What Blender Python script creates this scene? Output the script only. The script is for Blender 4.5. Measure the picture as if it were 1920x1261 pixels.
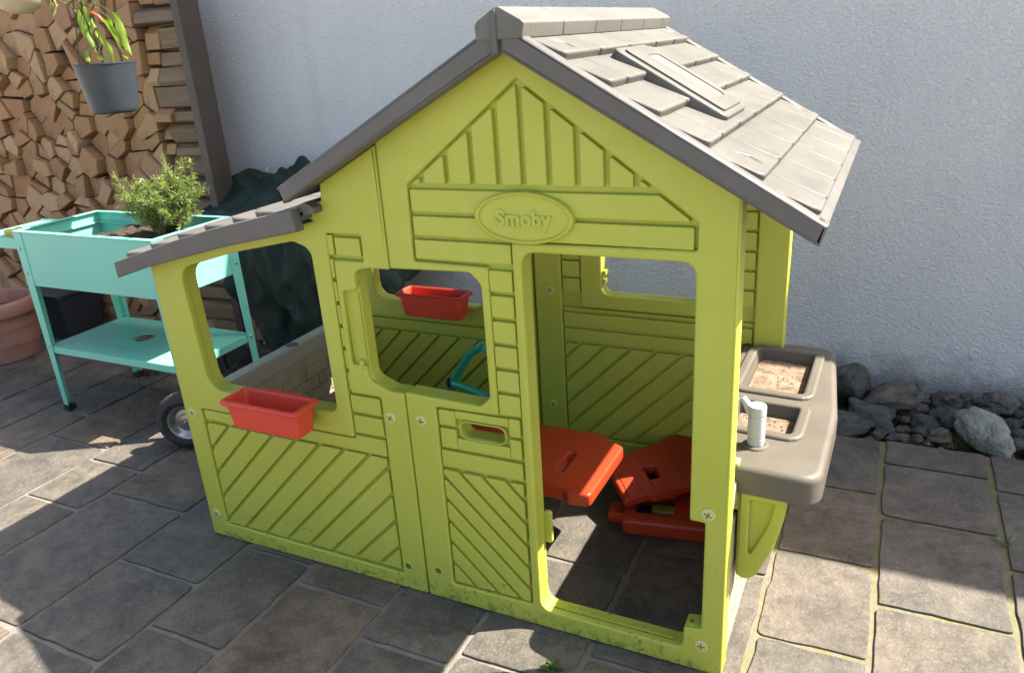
import bpy, bmesh, math, random
from mathutils import Vector, Matrix, noise
from mathutils.geometry import tessellate_polygon

random.seed(7)
S = bpy.context.scene
COL = S.collection
for o in list(bpy.data.objects):
    bpy.data.objects.remove(o)

# ------------------------------------------------------------------ camera
cam = bpy.data.cameras.new('camera')
cam.lens = 27.11
cam.sensor_width = 36.0
cam.clip_start = 0.05
cam.clip_end = 500
camo = bpy.data.objects.new('camera', cam)
COL.objects.link(camo)
RX = Vector((0.89992247, 0.43124944, -0.06452498))
RY = Vector((0.10179009, -0.35165009, -0.930581))
RZ = Vector((-0.42400275, 0.83088274, -0.36035474))
m = Matrix((RX, -RY, -RZ)).transposed().to_4x4()
m.translation = Vector((0.23137611, -1.34376594, 1.33748658))
camo.matrix_world = m
S.camera = camo

# ------------------------------------------------------------------ sky, sun, exposure
SUN = Vector((0.71, 0.40, 1.0)).normalized()
W = bpy.data.worlds.new('World')
S.world = W
W.use_nodes = True
nt = W.node_tree
sky = nt.nodes.new('ShaderNodeTexSky')
sky.sky_type = 'NISHITA'
sky.sun_disc = False
sky.sun_elevation = math.asin(SUN.z)
sky.sun_rotation = math.atan2(SUN.x, SUN.y)
sky.dust_density = 3.6
sky.ozone_density = 0.6
bg = nt.nodes['Background']
bg.inputs[1].default_value = 0.088
nt.links.new(sky.outputs[0], bg.inputs[0])
sl = bpy.data.lights.new('sun', 'SUN')
sl.energy = 5.0
sl.angle = math.radians(0.53)
sl.color = (1.0, 0.915, 0.79)
so = bpy.data.objects.new('sun', sl)
COL.objects.link(so)
so.rotation_euler = SUN.to_track_quat('Z', 'Y').to_euler()
so.location = (4, 3, 6)
vs = S.view_settings
vs.view_transform = 'Standard'
vs.look = 'None'
vs.gamma = 1
vs.use_curve_mapping = False
vs.exposure = 1.87
S.cycles.max_bounces = 7
S.cycles.diffuse_bounces = 5
S.cycles.glossy_bounces = 3
S.cycles.transmission_bounces = 4
S.cycles.caustics_reflective = False
S.cycles.caustics_refractive = False

# ------------------------------------------------------------------ materials
class NT:
    def __init__(s, name):
        s.m = bpy.data.materials.new(name)
        s.m.use_nodes = True
        s.t = s.m.node_tree
        s.b = s.t.nodes['Principled BSDF']
        s.co = s.t.nodes.new('ShaderNodeTexCoord')

    def n(s, typ, **kw):
        x = s.t.nodes.new(typ)
        for k, v in kw.items():
            if isinstance(k, str) and k.startswith('i_'):
                x.inputs[k[2:]].default_value = v
            else:
                setattr(x, k, v)
        return x

    def L(s, a, b):
        s.t.links.new(a, b)

    def noise(s, scale, detail=4, rough=0.55, vec=None, dist=0.0):
        x = s.n('ShaderNodeTexNoise')
        x.inputs['Scale'].default_value = scale
        x.inputs['Detail'].default_value = detail
        x.inputs['Roughness'].default_value = rough
        x.inputs['Distortion'].default_value = dist
        s.L(vec or s.co.outputs['Object'], x.inputs['Vector'])
        return x.outputs[0]

    def stretch(s, sc):
        x = s.n('ShaderNodeMapping')
        x.inputs['Scale'].default_value = sc
        s.L(s.co.outputs['Object'], x.inputs[0])
        return x.outputs[0]

    def ramp(s, fac, a, b, ca=0.0, cb=1.0):
        x = s.n('ShaderNodeMapRange')
        x.inputs[1].default_value = a
        x.inputs[2].default_value = b
        x.inputs[3].default_value = ca
        x.inputs[4].default_value = cb
        s.L(fac, x.inputs[0])
        return x.outputs[0]

    def mix(s, fac, a, b, typ='MIX'):
        x = s.n('ShaderNodeMix', data_type='RGBA', blend_type=typ)
        for i, v in ((0, fac), (6, a), (7, b)):
            if isinstance(v, (int, float)):
                x.inputs[i].default_value = v
            elif isinstance(v, (tuple, list)):
                x.inputs[i].default_value = (*v[:3], 1)
            else:
                s.L(v, x.inputs[i])
        return x.outputs[2]

    def math(s, op, a, b=0.0):
        x = s.n('ShaderNodeMath', operation=op)
        for i, v in ((0, a), (1, b)):
            if isinstance(v, (int, float)):
                x.inputs[i].default_value = v
            else:
                s.L(v, x.inputs[i])
        return x.outputs[0]

    def rand(s):
        return s.n('ShaderNodeObjectInfo').outputs['Random']

    def bump(s, h, strength, dist, prev=None):
        x = s.n('ShaderNodeBump')
        x.inputs['Strength'].default_value = strength
        x.inputs['Distance'].default_value = dist
        s.L(h, x.inputs['Height'])
        if prev is not None:
            s.L(prev, x.inputs['Normal'])
        return x.outputs[0]

    def out(s, col=None, rough=None, normal=None, spec=None):
        if col is not None:
            if isinstance(col, (tuple, list)):
                s.b.inputs['Base Color'].default_value = (*col[:3], 1)
            else:
                s.L(col, s.b.inputs['Base Color'])
        if rough is not None:
            if isinstance(rough, (int, float)):
                s.b.inputs['Roughness'].default_value = rough
            else:
                s.L(rough, s.b.inputs['Roughness'])
        if normal is not None:
            s.L(normal, s.b.inputs['Normal'])
        if spec is not None:
            s.b.inputs['Specular IOR Level'].default_value = spec
        return s.m


def simple(name, c, c2=None, scale=6, rough=0.5, bump=0.0, bscale=80, bdist=0.002, spec=0.5, rnd=0.0, metal=0.0, detail=5):
    k = NT(name)
    c2 = c2 or tuple(x * 0.85 for x in c)
    f = k.ramp(k.noise(scale, detail), 0.35, 0.65)
    col = k.mix(f, c, c2)
    if rnd:
        col = k.mix(1.0, col, k.mix(k.rand(), (1 - rnd,) * 3, (1 + rnd * 0.6,) * 3), 'MULTIPLY')
    nrm = k.bump(k.noise(bscale, 6), bump, bdist) if bump else None
    k.b.inputs['Metallic'].default_value = metal
    return k.out(col, rough, nrm, spec)


MAT = {}

def mk_lime():
    k = NT('lime_plastic')
    base = k.mix(k.ramp(k.noise(3.0, 4), 0.3, 0.7), (0.405, 0.44, 0.056), (0.445, 0.48, 0.070))
    # faint chalky weathering and scuffs
    sc = k.ramp(k.noise(6, 9, 0.75, k.stretch((2.2, 1, 0.45))), 0.48, 0.72)
    base = k.mix(k.math('MULTIPLY', sc, 0.22), base, (0.52, 0.54, 0.16))
    scr = k.ramp(k.noise(70, 2, 0.5, k.stretch((0.10, 1, 1.0)), 0.6), 0.72, 0.76)
    base = k.mix(k.math('MULTIPLY', k.math('MULTIPLY', scr, k.ramp(k.noise(4, 3), 0.5, 0.6)), 0.35), base, (0.20, 0.21, 0.06))
    # mud splashes thrown up from the paving: separate small specks
    sp = k.ramp(k.noise(95, 2, 0.5), 0.60, 0.66)
    big = k.ramp(k.noise(14, 6, 0.65), 0.47, 0.60)
    sep = k.n('ShaderNodeSeparateXYZ')
    k.L(k.co.outputs['Object'], sep.inputs[0])
    low = k.ramp(sep.outputs[2], 0.02, 0.17, 1.0, 0.0)
    low2 = k.ramp(sep.outputs[2], 0.0, 0.05, 1.0, 0.0)
    mud = k.math('MULTIPLY', k.math('MULTIPLY', sp, big), low)
    mud2 = k.math('MULTIPLY', k.math('MULTIPLY', k.ramp(k.noise(40, 8, 0.75), 0.50, 0.58), low2), 0.75)
    mud = k.math('MAXIMUM', mud, mud2)
    # rare dark specks anywhere
    sp2 = k.math('MULTIPLY', k.ramp(k.noise(60, 1, 0.5), 0.80, 0.83), 0.5)
    mud = k.math('MAXIMUM', mud, sp2)
    col = k.mix(mud, base, (0.07, 0.065, 0.035))
    rg = k.ramp(k.noise(25, 6), 0.3, 0.7, 0.38, 0.55)
    return k.out(col, rg, k.bump(k.noise(260, 3), 0.08, 0.001), 0.38)

MAT['lime'] = mk_lime()
MAT['limeshade'] = simple('lime_recess_shade', (0.12, 0.13, 0.03), rough=0.6)  # darkened lime: paints the shade of screw slots and holes
MAT['limepale'] = simple('pale_lime_screw', (0.55, 0.57, 0.22), (0.48, 0.51, 0.16), 40, 0.45)

def mk_taupe(name, a, b, st):
    k = NT(name)
    f = k.ramp(k.noise(2.2, 8, 0.62, k.stretch(st), 0.8), 0.35, 0.68)
    col = k.mix(f, a, b)
    wash = k.ramp(k.noise(7, 7, 0.7), 0.5, 0.72)
    col = k.mix(k.math('MULTIPLY', wash, 0.5), col, tuple(min(1, x * 1.4) for x in a))
    spk = k.math('MULTIPLY', k.ramp(k.noise(120, 2), 0.68, 0.74), 0.35)
    col = k.mix(spk, col, (0.10, 0.09, 0.07))
    rg = k.ramp(k.noise(12, 7), 0.3, 0.7, 0.42, 0.62)
    gr = k.bump(k.noise(5, 7, 0.65, k.stretch((1.2, 16, 1.2)), 0.6), 0.45, 0.004)
    return k.out(col, rg, k.bump(k.noise(60, 8, 0.6, k.stretch((1, 1, 1))), 0.2, 0.002, gr), 0.4)

MAT['roof'] = mk_taupe('weathered_roof_plastic', (0.096, 0.094, 0.084), (0.138, 0.135, 0.121), (2, 0.6, 2))
MAT['fascia'] = mk_taupe('roof_edge_plastic', (0.098, 0.094, 0.089), (0.110, 0.105, 0.099), (1, 1, 1))
MAT['counter'] = mk_taupe('counter_plastic', (0.100, 0.089, 0.072), (0.114, 0.101, 0.081), (1, 1, 1))
MAT['rail'] = mk_taupe('beige_rail_plastic', (0.40, 0.36, 0.29), (0.44, 0.40, 0.33), (1, 1, 1))
MAT['brickplastic'] = simple('beige_brick_plastic', (0.46, 0.39, 0.27), (0.36, 0.29, 0.19), 14, 0.6, 0.5, 28, 0.01)
MAT['panel'] = simple('skylight_panel', (0.125, 0.123, 0.118), (0.15, 0.148, 0.145), 5, 0.5, spec=0.4)
MAT['red'] = simple('red_plastic_in_shade', (0.48, 0.046, 0.014), (0.42, 0.038, 0.012), 6, 0.42, 0.05, 200, 0.001)  # red of the indoor things, darkened to put the deep shade into the colour
MAT['redbox'] = simple('coral_red_plastic', (0.70, 0.070, 0.036), (0.64, 0.062, 0.032), 9, 0.42, 0.05, 200, 0.001)
MAT['tap'] = simple('pale_grey_plastic', (0.46, 0.49, 0.48), (0.43, 0.46, 0.45), 9, 0.35)
MAT['silt'] = simple('dried_silt', (0.24, 0.18, 0.125), (0.13, 0.09, 0.055), 40, 0.9, 0.6, 120, 0.004, rnd=0.0)

def mk_teal():
    k = NT('teal_powder_coat')
    col = k.mix(k.ramp(k.noise(4, 4), 0.3, 0.7), (0.18, 0.56, 0.45), (0.19, 0.585, 0.47))
    big = k.ramp(k.noise(7, 5, 0.6), 0.50, 0.62)
    sp = k.math('MULTIPLY', k.ramp(k.noise(75, 3, 0.6), 0.60, 0.70), big)
    sep = k.n('ShaderNodeSeparateXYZ')
    k.L(k.n('ShaderNodeNewGeometry').outputs['Normal'], sep.inputs[0])
    up = k.ramp(sep.outputs[2], 0.3, 0.9, 0.25, 1.0)
    col = k.mix(k.math('MULTIPLY', sp, up), col, (0.05, 0.05, 0.03))
    rust = k.math('MULTIPLY', k.math('MULTIPLY', k.ramp(k.noise(5, 7, 0.7), 0.52, 0.70), up), 0.25)
    col = k.mix(rust, col, (0.22, 0.36, 0.24))
    return k.out(col, 0.38, None, 0.5)

MAT['teal'] = mk_teal()
MAT['black'] = simple('black_plastic', (0.018, 0.018, 0.02), rough=0.45)
MAT['steel'] = simple('zinc_steel', (0.52, 0.52, 0.50), (0.36, 0.36, 0.35), 12, 0.30, metal=1.0)
MAT['rubber'] = simple('tyre_rubber', (0.018, 0.018, 0.018), (0.035, 0.033, 0.03), 15, 0.75, 0.3, 90, 0.003)
MAT['soil'] = simple('potting_soil', (0.035, 0.022, 0.014), (0.075, 0.05, 0.03), 45, 0.95, 1.0, 60, 0.02)
MAT['pot'] = simple('slate_grey_pot', (0.026, 0.035, 0.044), (0.033, 0.043, 0.053), 10, 0.45, 0.3, 140, 0.002)
MAT['terra'] = simple('terracotta', (0.29, 0.135, 0.095), (0.34, 0.185, 0.14), 7, 0.8, 0.25, 50, 0.003)
MAT['post'] = simple('dark_brown_painted_timber', (0.055, 0.042, 0.033), (0.070, 0.053, 0.042), 6, 0.5, 0.2, 60, 0.002)
MAT['yellow'] = simple('yellow_plastic', (0.62, 0.42, 0.05), rough=0.45)
MAT['cord'] = simple('black_cord', (0.015, 0.015, 0.015), rough=0.7)
MAT['green'] = simple('green_toy_plastic', (0.02, 0.36, 0.23), (0.025, 0.40, 0.26), 6, 0.35)
MAT['darkbin'] = simple('dark_bin_plastic', (0.022, 0.024, 0.028), rough=0.5)
MAT['woodedge'] = simple('brown_batten', (0.17, 0.085, 0.045), (0.13, 0.065, 0.035), 14, 0.7, 0.3, 60, 0.003)
MAT['latch'] = simple('olive_latch_plastic', (0.20, 0.24, 0.03), rough=0.5)

def mk_tarp():
    k = NT('dark_green_tarpaulin')
    col = k.mix(k.ramp(k.noise(5, 5), 0.35, 0.65), (0.006, 0.018, 0.013), (0.012, 0.030, 0.021))
    b1 = k.bump(k.noise(13, 3, 0.5, None, 0.4), 0.35, 0.012)
    b2 = k.bump(k.noise(48, 3, 0.6, None, 0.3), 0.25, 0.003, b1)
    return k.out(col, 0.55, b2, 0.35)

MAT['tarp'] = mk_tarp()

def mk_leaf(name, a, b, tr):
    k = NT(name)
    col = k.mix(k.ramp(k.noise(18, 4), 0.3, 0.7), a, b)
    k.L(col, k.b.inputs['Base Color'])
    k.b.inputs['Roughness'].default_value = 0.42
    t = k.n('ShaderNodeBsdfTranslucent')
    k.L(k.mix(1.0, col, tr, 'MULTIPLY'), t.inputs[0])
    mx = k.n('ShaderNodeMixShader')
    mx.inputs[0].default_value = 0.42
    k.L(k.b.outputs[0], mx.inputs[1])
    k.L(t.outputs[0], mx.inputs[2])
    k.L(mx.outputs[0], k.t.nodes['Material Output'].inputs[0])
    return k.m

MAT['rosemary'] = mk_leaf('rosemary_leaf', (0.11, 0.165, 0.035), (0.20, 0.25, 0.075), (1.9, 2.0, 0.9))
MAT['chili'] = mk_leaf('chili_leaf', (0.16, 0.27, 0.025), (0.22, 0.32, 0.04), (2.0, 2.0, 0.7))
MAT['wither'] = mk_leaf('withered_leaf', (0.26, 0.28, 0.08), (0.34, 0.30, 0.15), (1.4, 1.4, 0.9))
MAT['weed'] = mk_leaf('weed_leaf', (0.05, 0.12, 0.02), (0.07, 0.15, 0.03), (1.5, 1.6, 0.7))
MAT['twig'] = simple('woody_twig', (0.11, 0.075, 0.05), (0.20, 0.16, 0.12), 40, 0.8)
MAT['stem'] = simple('green_stem', (0.06, 0.10, 0.02), (0.05, 0.05, 0.02), 30, 0.6)
MAT['pepper_g'] = simple('green_pepper_skin', (0.28, 0.40, 0.02), rough=0.2)
MAT['pepper_r'] = simple('red_pepper_skin', (0.50, 0.06, 0.015), (0.30, 0.08, 0.02), 20, 0.2)

def mk_ceramic():
    k = NT('painted_ceramic')
    v = k.n('ShaderNodeTexVoronoi', feature='F1')
    v.inputs['Scale'].default_value = 7.5
    k.L(k.stretch((1, 1, 1.7)), v.inputs['Vector'])
    inside = k.ramp(v.outputs['Distance'], 0.30, 0.33, 1.0, 0.0)
    line = k.math('MULTIPLY', k.ramp(k.noise(50, 3, 0.6, None, 2.0), 0.45, 0.55, 0.4, 1.0), inside)
    col = k.mix(line, (0.50, 0.40, 0.26), (0.025, 0.035, 0.07))
    return k.out(col, 0.3, None, 0.5)

MAT['ceramic'] = mk_ceramic()

def mk_slab():
    k = NT('slate_slab')
    r = k.rand()
    add = k.n('ShaderNodeVectorMath', operation='ADD')
    k.L(k.co.outputs['Object'], add.inputs[0])
    cmb = k.n('ShaderNodeCombineXYZ')
    k.L(k.math('MULTIPLY', r, 37.0), cmb.inputs[2])
    k.L(cmb.outputs[0], add.inputs[1])
    v = add.outputs[0]
    f1 = k.ramp(k.noise(5.5, 9, 0.72, v, 0.25), 0.32, 0.70)
    col = k.mix(f1, (0.054, 0.051, 0.043), (0.182, 0.157, 0.124))
    f2 = k.ramp(k.noise(2.6, 5, 0.6, v, 1.0), 0.50, 0.75)
    col = k.mix(k.math('MULTIPLY', f2, 0.4), col, (0.19, 0.148, 0.115))
    f3 = k.ramp(k.noise(120, 4, 0.7, v), 0.52, 0.66)
    col = k.mix(k.math('MULTIPLY', f3, 0.45), col, (0.25, 0.225, 0.20))
    f4 = k.ramp(k.noise(15, 10, 0.82, v, 0.2), 0.47, 0.60)
    col = k.mix(k.math('MULTIPLY', f4, 0.55), col, (0.040, 0.037, 0.034))
    tint = k.n('ShaderNodeValToRGB')
    e = tint.color_ramp.elements
    e[0].position = 0.0
    e[0].color = (0.90, 0.91, 0.92, 1)
    e[1].position = 1.0
    e[1].color = (1.16, 1.06, 0.96, 1)
    for p, c in ((0.4, (0.95, 0.95, 0.95, 1)), (0.72, (1.04, 1.0, 0.95, 1)), (0.86, (1.22, 1.04, 0.92, 1))):
        x = e.new(p)
        x.color = c
    k.L(r, tint.inputs[0])
    col = k.mix(1.0, col, tint.outputs[0], 'MULTIPLY')
    b1 = k.bump(k.noise(8, 9, 0.66, v, 0.2), 0.85, 0.016)
    b2 = k.bump(k.noise(75, 9, 0.78, v), 0.9, 0.004, b1)
    rg = k.ramp(k.noise(20, 6, 0.6, v), 0.3, 0.7, 0.45, 0.68)
    return k.out(col, rg, b2, 0.5)

MAT['slab'] = mk_slab()

def mk_mortar():
    k = NT('mortar_with_moss')
    col = k.mix(k.ramp(k.noise(20, 8, 0.7), 0.3, 0.7), (0.14, 0.131, 0.115), (0.225, 0.208, 0.178))
    moss = k.ramp(k.noise(1.1, 4, 0.6), 0.40, 0.56)
    sep = k.n('ShaderNodeSeparateXYZ')
    k.L(k.co.outputs['Object'], sep.inputs[0])
    zone = k.ramp(sep.outputs[0], -0.45, 0.05)
    fine = k.ramp(k.noise(38, 7, 0.7), 0.36, 0.60)
    f = k.math('MULTIPLY', k.math('MULTIPLY', k.ramp(moss, 0, 1, 0.55, 1.0), zone), fine)
    col = k.mix(f, col, (0.155, 0.145, 0.028))
    return k.out(col, 0.9, k.bump(k.noise(90, 8, 0.7), 0.8, 0.004), 0.3)

MAT['mortar'] = mk_mortar()
MAT['groundmat'] = simple('pale_bounce_ground', (0.44, 0.42, 0.39), (0.36, 0.34, 0.31), 3, 0.8, 0.4, 20, 0.01)  # unseen ground beyond the patio, made pale to bounce light onto the wall

def mk_stucco():
    k = NT('scraped_white_stucco')
    col = k.mix(k.ramp(k.noise(1.3, 6, 0.65), 0.3, 0.7), (0.80, 0.805, 0.815), (0.89, 0.89, 0.89))
    strk = k.ramp(k.noise(5, 6, 0.6, k.stretch((1.6, 1, 0.10))), 0.50, 0.75)
    col = k.mix(k.math('MULTIPLY', strk, 0.14), col, (0.50, 0.50, 0.48))
    sep = k.n('ShaderNodeSeparateXYZ')
    k.L(k.co.outputs['Object'], sep.inputs[0])
    # grime splashed on the foot of the wall, with its own ragged edge
    rag = k.math('MULTIPLY', k.ramp(k.noise(7, 8, 0.75), 0.2, 0.8, -1.0, 1.0), 0.14)
    low = k.ramp(k.math('ADD', sep.outputs[2], rag), 0.03, 0.17, 1.0, 0.0)
    col = k.mix(k.math('MULTIPLY', low, 0.6), col, (0.20, 0.195, 0.17))
    dots = k.math('MULTIPLY', k.ramp(k.noise(33, 3, 0.6), 0.66, 0.72), k.ramp(sep.outputs[2], 0.05, 0.5, 0.5, 0.0))
    col = k.mix(dots, col, (0.25, 0.24, 0.20))
    n1 = k.noise(92, 6, 0.64, k.stretch((1.0, 1.0, 1.25)), 0.35)
    n2 = k.noise(230, 5, 0.6)
    b1 = k.bump(k.ramp(n1, 0.32, 0.66), 1.0, 0.0055)
    b2 = k.bump(n2, 0.5, 0.003, b1)
    return k.out(col, 0.9, b2, 0.2)

MAT['stucco'] = mk_stucco()

def mk_woodend():
    k = NT('split_firewood')
    r = k.rand()
    ra = k.n('ShaderNodeValToRGB')
    e = ra.color_ramp.elements
    e[0].color = (0.33, 0.185, 0.085, 1)
    e[1].color = (0.52, 0.35, 0.19, 1)
    for p, c in ((0.2, (0.43, 0.25, 0.12, 1)), (0.4, (0.36, 0.20, 0.10, 1)), (0.55, (0.46, 0.30, 0.165, 1)), (0.7, (0.54, 0.37, 0.215, 1)), (0.85, (0.33, 0.195, 0.105, 1))):
        x = e.new(p)
        x.color = c
    k.L(r, ra.inputs[0])
    off = k.n('ShaderNodeCombineXYZ')
    k.L(k.math('MULTIPLY', k.math('SUBTRACT', r, 0.5), 0.16), off.inputs[0])
    k.L(k.math('SUBTRACT', k.math('FRACT', k.math('MULTIPLY', r, 7.3)), 0.5), off.inputs[2])
    va = k.n('ShaderNodeVectorMath', operation='ADD')
    k.L(k.co.outputs['Object'], va.inputs[0])
    sc_ = k.n('ShaderNodeVectorMath', operation='MULTIPLY')
    k.L(off.outputs[0], sc_.inputs[0])
    sc_.inputs[1].default_value = (1, 1, 0.16)
    k.L(sc_.outputs[0], va.inputs[1])
    wv = k.n('ShaderNodeTexWave', wave_type='RINGS', rings_direction='Y')
    wv.inputs['Scale'].default_value = 38
    wv.inputs['Distortion'].default_value = 2.5
    wv.inputs['Detail'].default_value = 3
    wv.inputs['Detail Scale'].default_value = 1.5
    k.L(va.outputs[0], wv.inputs['Vector'])
    col = k.mix(k.math('MULTIPLY', wv.outputs['Fac'], 0.22), ra.outputs[0], (0.19, 0.10, 0.045))
    gr = k.ramp(k.noise(14, 7, 0.65, k.stretch((6, 0.6, 6))), 0.35, 0.70)
    col = k.mix(k.math('MULTIPLY', gr, 0.35), col, (0.20, 0.105, 0.048))
    gy_ = k.math('MULTIPLY', k.ramp(k.noise(6, 6, 0.7), 0.52, 0.66), k.ramp(k.math('FRACT', k.math('MULTIPLY', r, 13.7)), 0.55, 0.95))
    col = k.mix(k.math('MULTIPLY', gy_, 0.6), col, (0.17, 0.15, 0.125))
    d = k.ramp(k.noise(9, 6, 0.65), 0.55, 0.75)
    col = k.mix(k.math('MULTIPLY', d, 0.55), col, (0.13, 0.07, 0.035))
    return k.out(col, 0.8, k.bump(k.noise(30, 7, 0.65, k.stretch((3, 0.6, 3))), 0.5, 0.006), 0.3)

MAT['wood'] = mk_woodend()

def mk_woodside():
    k = NT('split_firewood_side')
    r = k.rand()
    col = k.mix(r, (0.33, 0.22, 0.13), (0.22, 0.165, 0.115))
    gr = k.ramp(k.noise(9, 8, 0.7, k.stretch((0.6, 6, 8))), 0.38, 0.68)
    col = k.mix(k.math('MULTIPLY', gr, 0.6), col, (0.12, 0.085, 0.055))
    return k.out(col, 0.85, k.bump(k.noise(12, 8, 0.7, k.stretch((0.6, 6, 8))), 0.7, 0.01), 0.3)

MAT['woodside'] = mk_woodside()

def mk_stone():
    k = NT('river_stone')
    r = k.rand()
    ra = k.n('ShaderNodeValToRGB')
    e = ra.color_ramp.elements
    e[0].color = (0.17, 0.168, 0.16, 1)
    e[1].color = (0.44, 0.41, 0.35, 1)
    for p, c in ((0.3, (0.25, 0.235, 0.21, 1)), (0.55, (0.18, 0.195, 0.20, 1)), (0.75, (0.33, 0.30, 0.25, 1)), (0.88, (0.27, 0.215, 0.20, 1))):
        x = e.new(p)
        x.color = c
    k.L(r, ra.inputs[0])
    f = k.ramp(k.noise(2.2, 9, 0.75, None, 0.6), 0.38, 0.62)
    col = k.mix(k.math('MULTIPLY', f, 0.75), ra.outputs[0], (0.06, 0.052, 0.036))
    g = k.ramp(k.noise(5, 8, 0.7), 0.56, 0.70)
    col = k.mix(k.math('MULTIPLY', g, 0.5), col, (0.36, 0.35, 0.32))
    return k.out(col, 0.75, k.bump(k.noise(3.5, 10, 0.72), 0.8, 0.12), 0.35)

MAT['stone'] = mk_stone()
MAT['palestone'] = simple('pale_boulder', (0.38, 0.40, 0.36), (0.20, 0.205, 0.17), 2.2, 0.75, 0.7, 4, 0.1, detail=9)
MAT['moss'] = simple('moss', (0.05, 0.06, 0.012), (0.10, 0.09, 0.02), 50, 0.95, 1.0, 90, 0.01)

# ------------------------------------------------------------------ mesh helpers
def unloop(pts):
    out = []
    for p in pts:
        if not out or (abs(p[0] - out[-1][0]) + abs(p[1] - out[-1][1])) > 1e-6:
            out.append(p)
    return out

def area(p):
    return 0.5 * sum(p[i - 1][0] * p[i][1] - p[i][0] * p[i - 1][1] for i in range(len(p)))

def rounded(pts, r=0.008, n=4):
    """polygon with rounded corners; a point may carry its own radius"""
    out = []
    N = len(pts)
    for i in range(N):
        p = Vector(pts[i][:2])
        a = Vector(pts[i - 1][:2])
        b = Vector(pts[(i + 1) % N][:2])
        rr = pts[i][2] if len(pts[i]) > 2 else r
        d1 = (a - p)
        d2 = (b - p)
        l1, l2 = d1.length, d2.length
        d1 /= l1
        d2 /= l2
        cosang = max(-1, min(1, d1.dot(d2)))
        ang = math.acos(cosang)
        if rr <= 0 or ang > math.radians(172):
            out.append((p.x, p.y))
            continue
        t = min(rr / math.tan(ang / 2), 0.48 * l1, 0.48 * l2)
        q1 = p + d1 * t
        q2 = p + d2 * t
        for k in range(n + 1):
            s = k / n
            q = q1 * (1 - s) ** 2 + p * 2 * s * (1 - s) + q2 * s * s
            out.append((q.x, q.y))
    return unloop(out)

def offset(p, d):
    """move a closed loop to its left by d"""
    N = len(p)
    out = []
    for i in range(N):
        a, b, c = Vector(p[i - 1]), Vector(p[i]), Vector(p[(i + 1) % N])
        e1 = (b - a).normalized()
        e2 = (c - b).normalized()
        n1 = Vector((-e1.y, e1.x))
        n2 = Vector((-e2.y, e2.x))
        nn = n1 + n2
        if nn.length < 1e-6:
            nn = n1.copy()
        nn.normalize()
        k = d / max(0.35, nn.dot(n1))
        out.append((b.x + nn.x * k, b.y + nn.y * k))
    return out

def rect(x0, y0, x1, y1):
    return [(x0, y0), (x1, y0), (x1, y1), (x0, y1)]

def clip(poly, a, b, c):
    """keep a*x+b*y<=c"""
    out = []
    for i in range(len(poly)):
        p, q = poly[i - 1], poly[i]
        dp = a * p[0] + b * p[1] - c
        dq = a * q[0] + b * q[1] - c
        if (dp <= 0) != (dq <= 0):
            t = dp / (dp - dq)
            out.append((p[0] + (q[0] - p[0]) * t, p[1] + (q[1] - p[1]) * t))
        if dq <= 0:
            out.append(q)
    return unloop(out)

XZ = lambda a, b, c: (a, c, b)      # wall: x, z, depth y
XY = lambda a, b, c: (a, b, c)      # flat: x, y, height z

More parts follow.
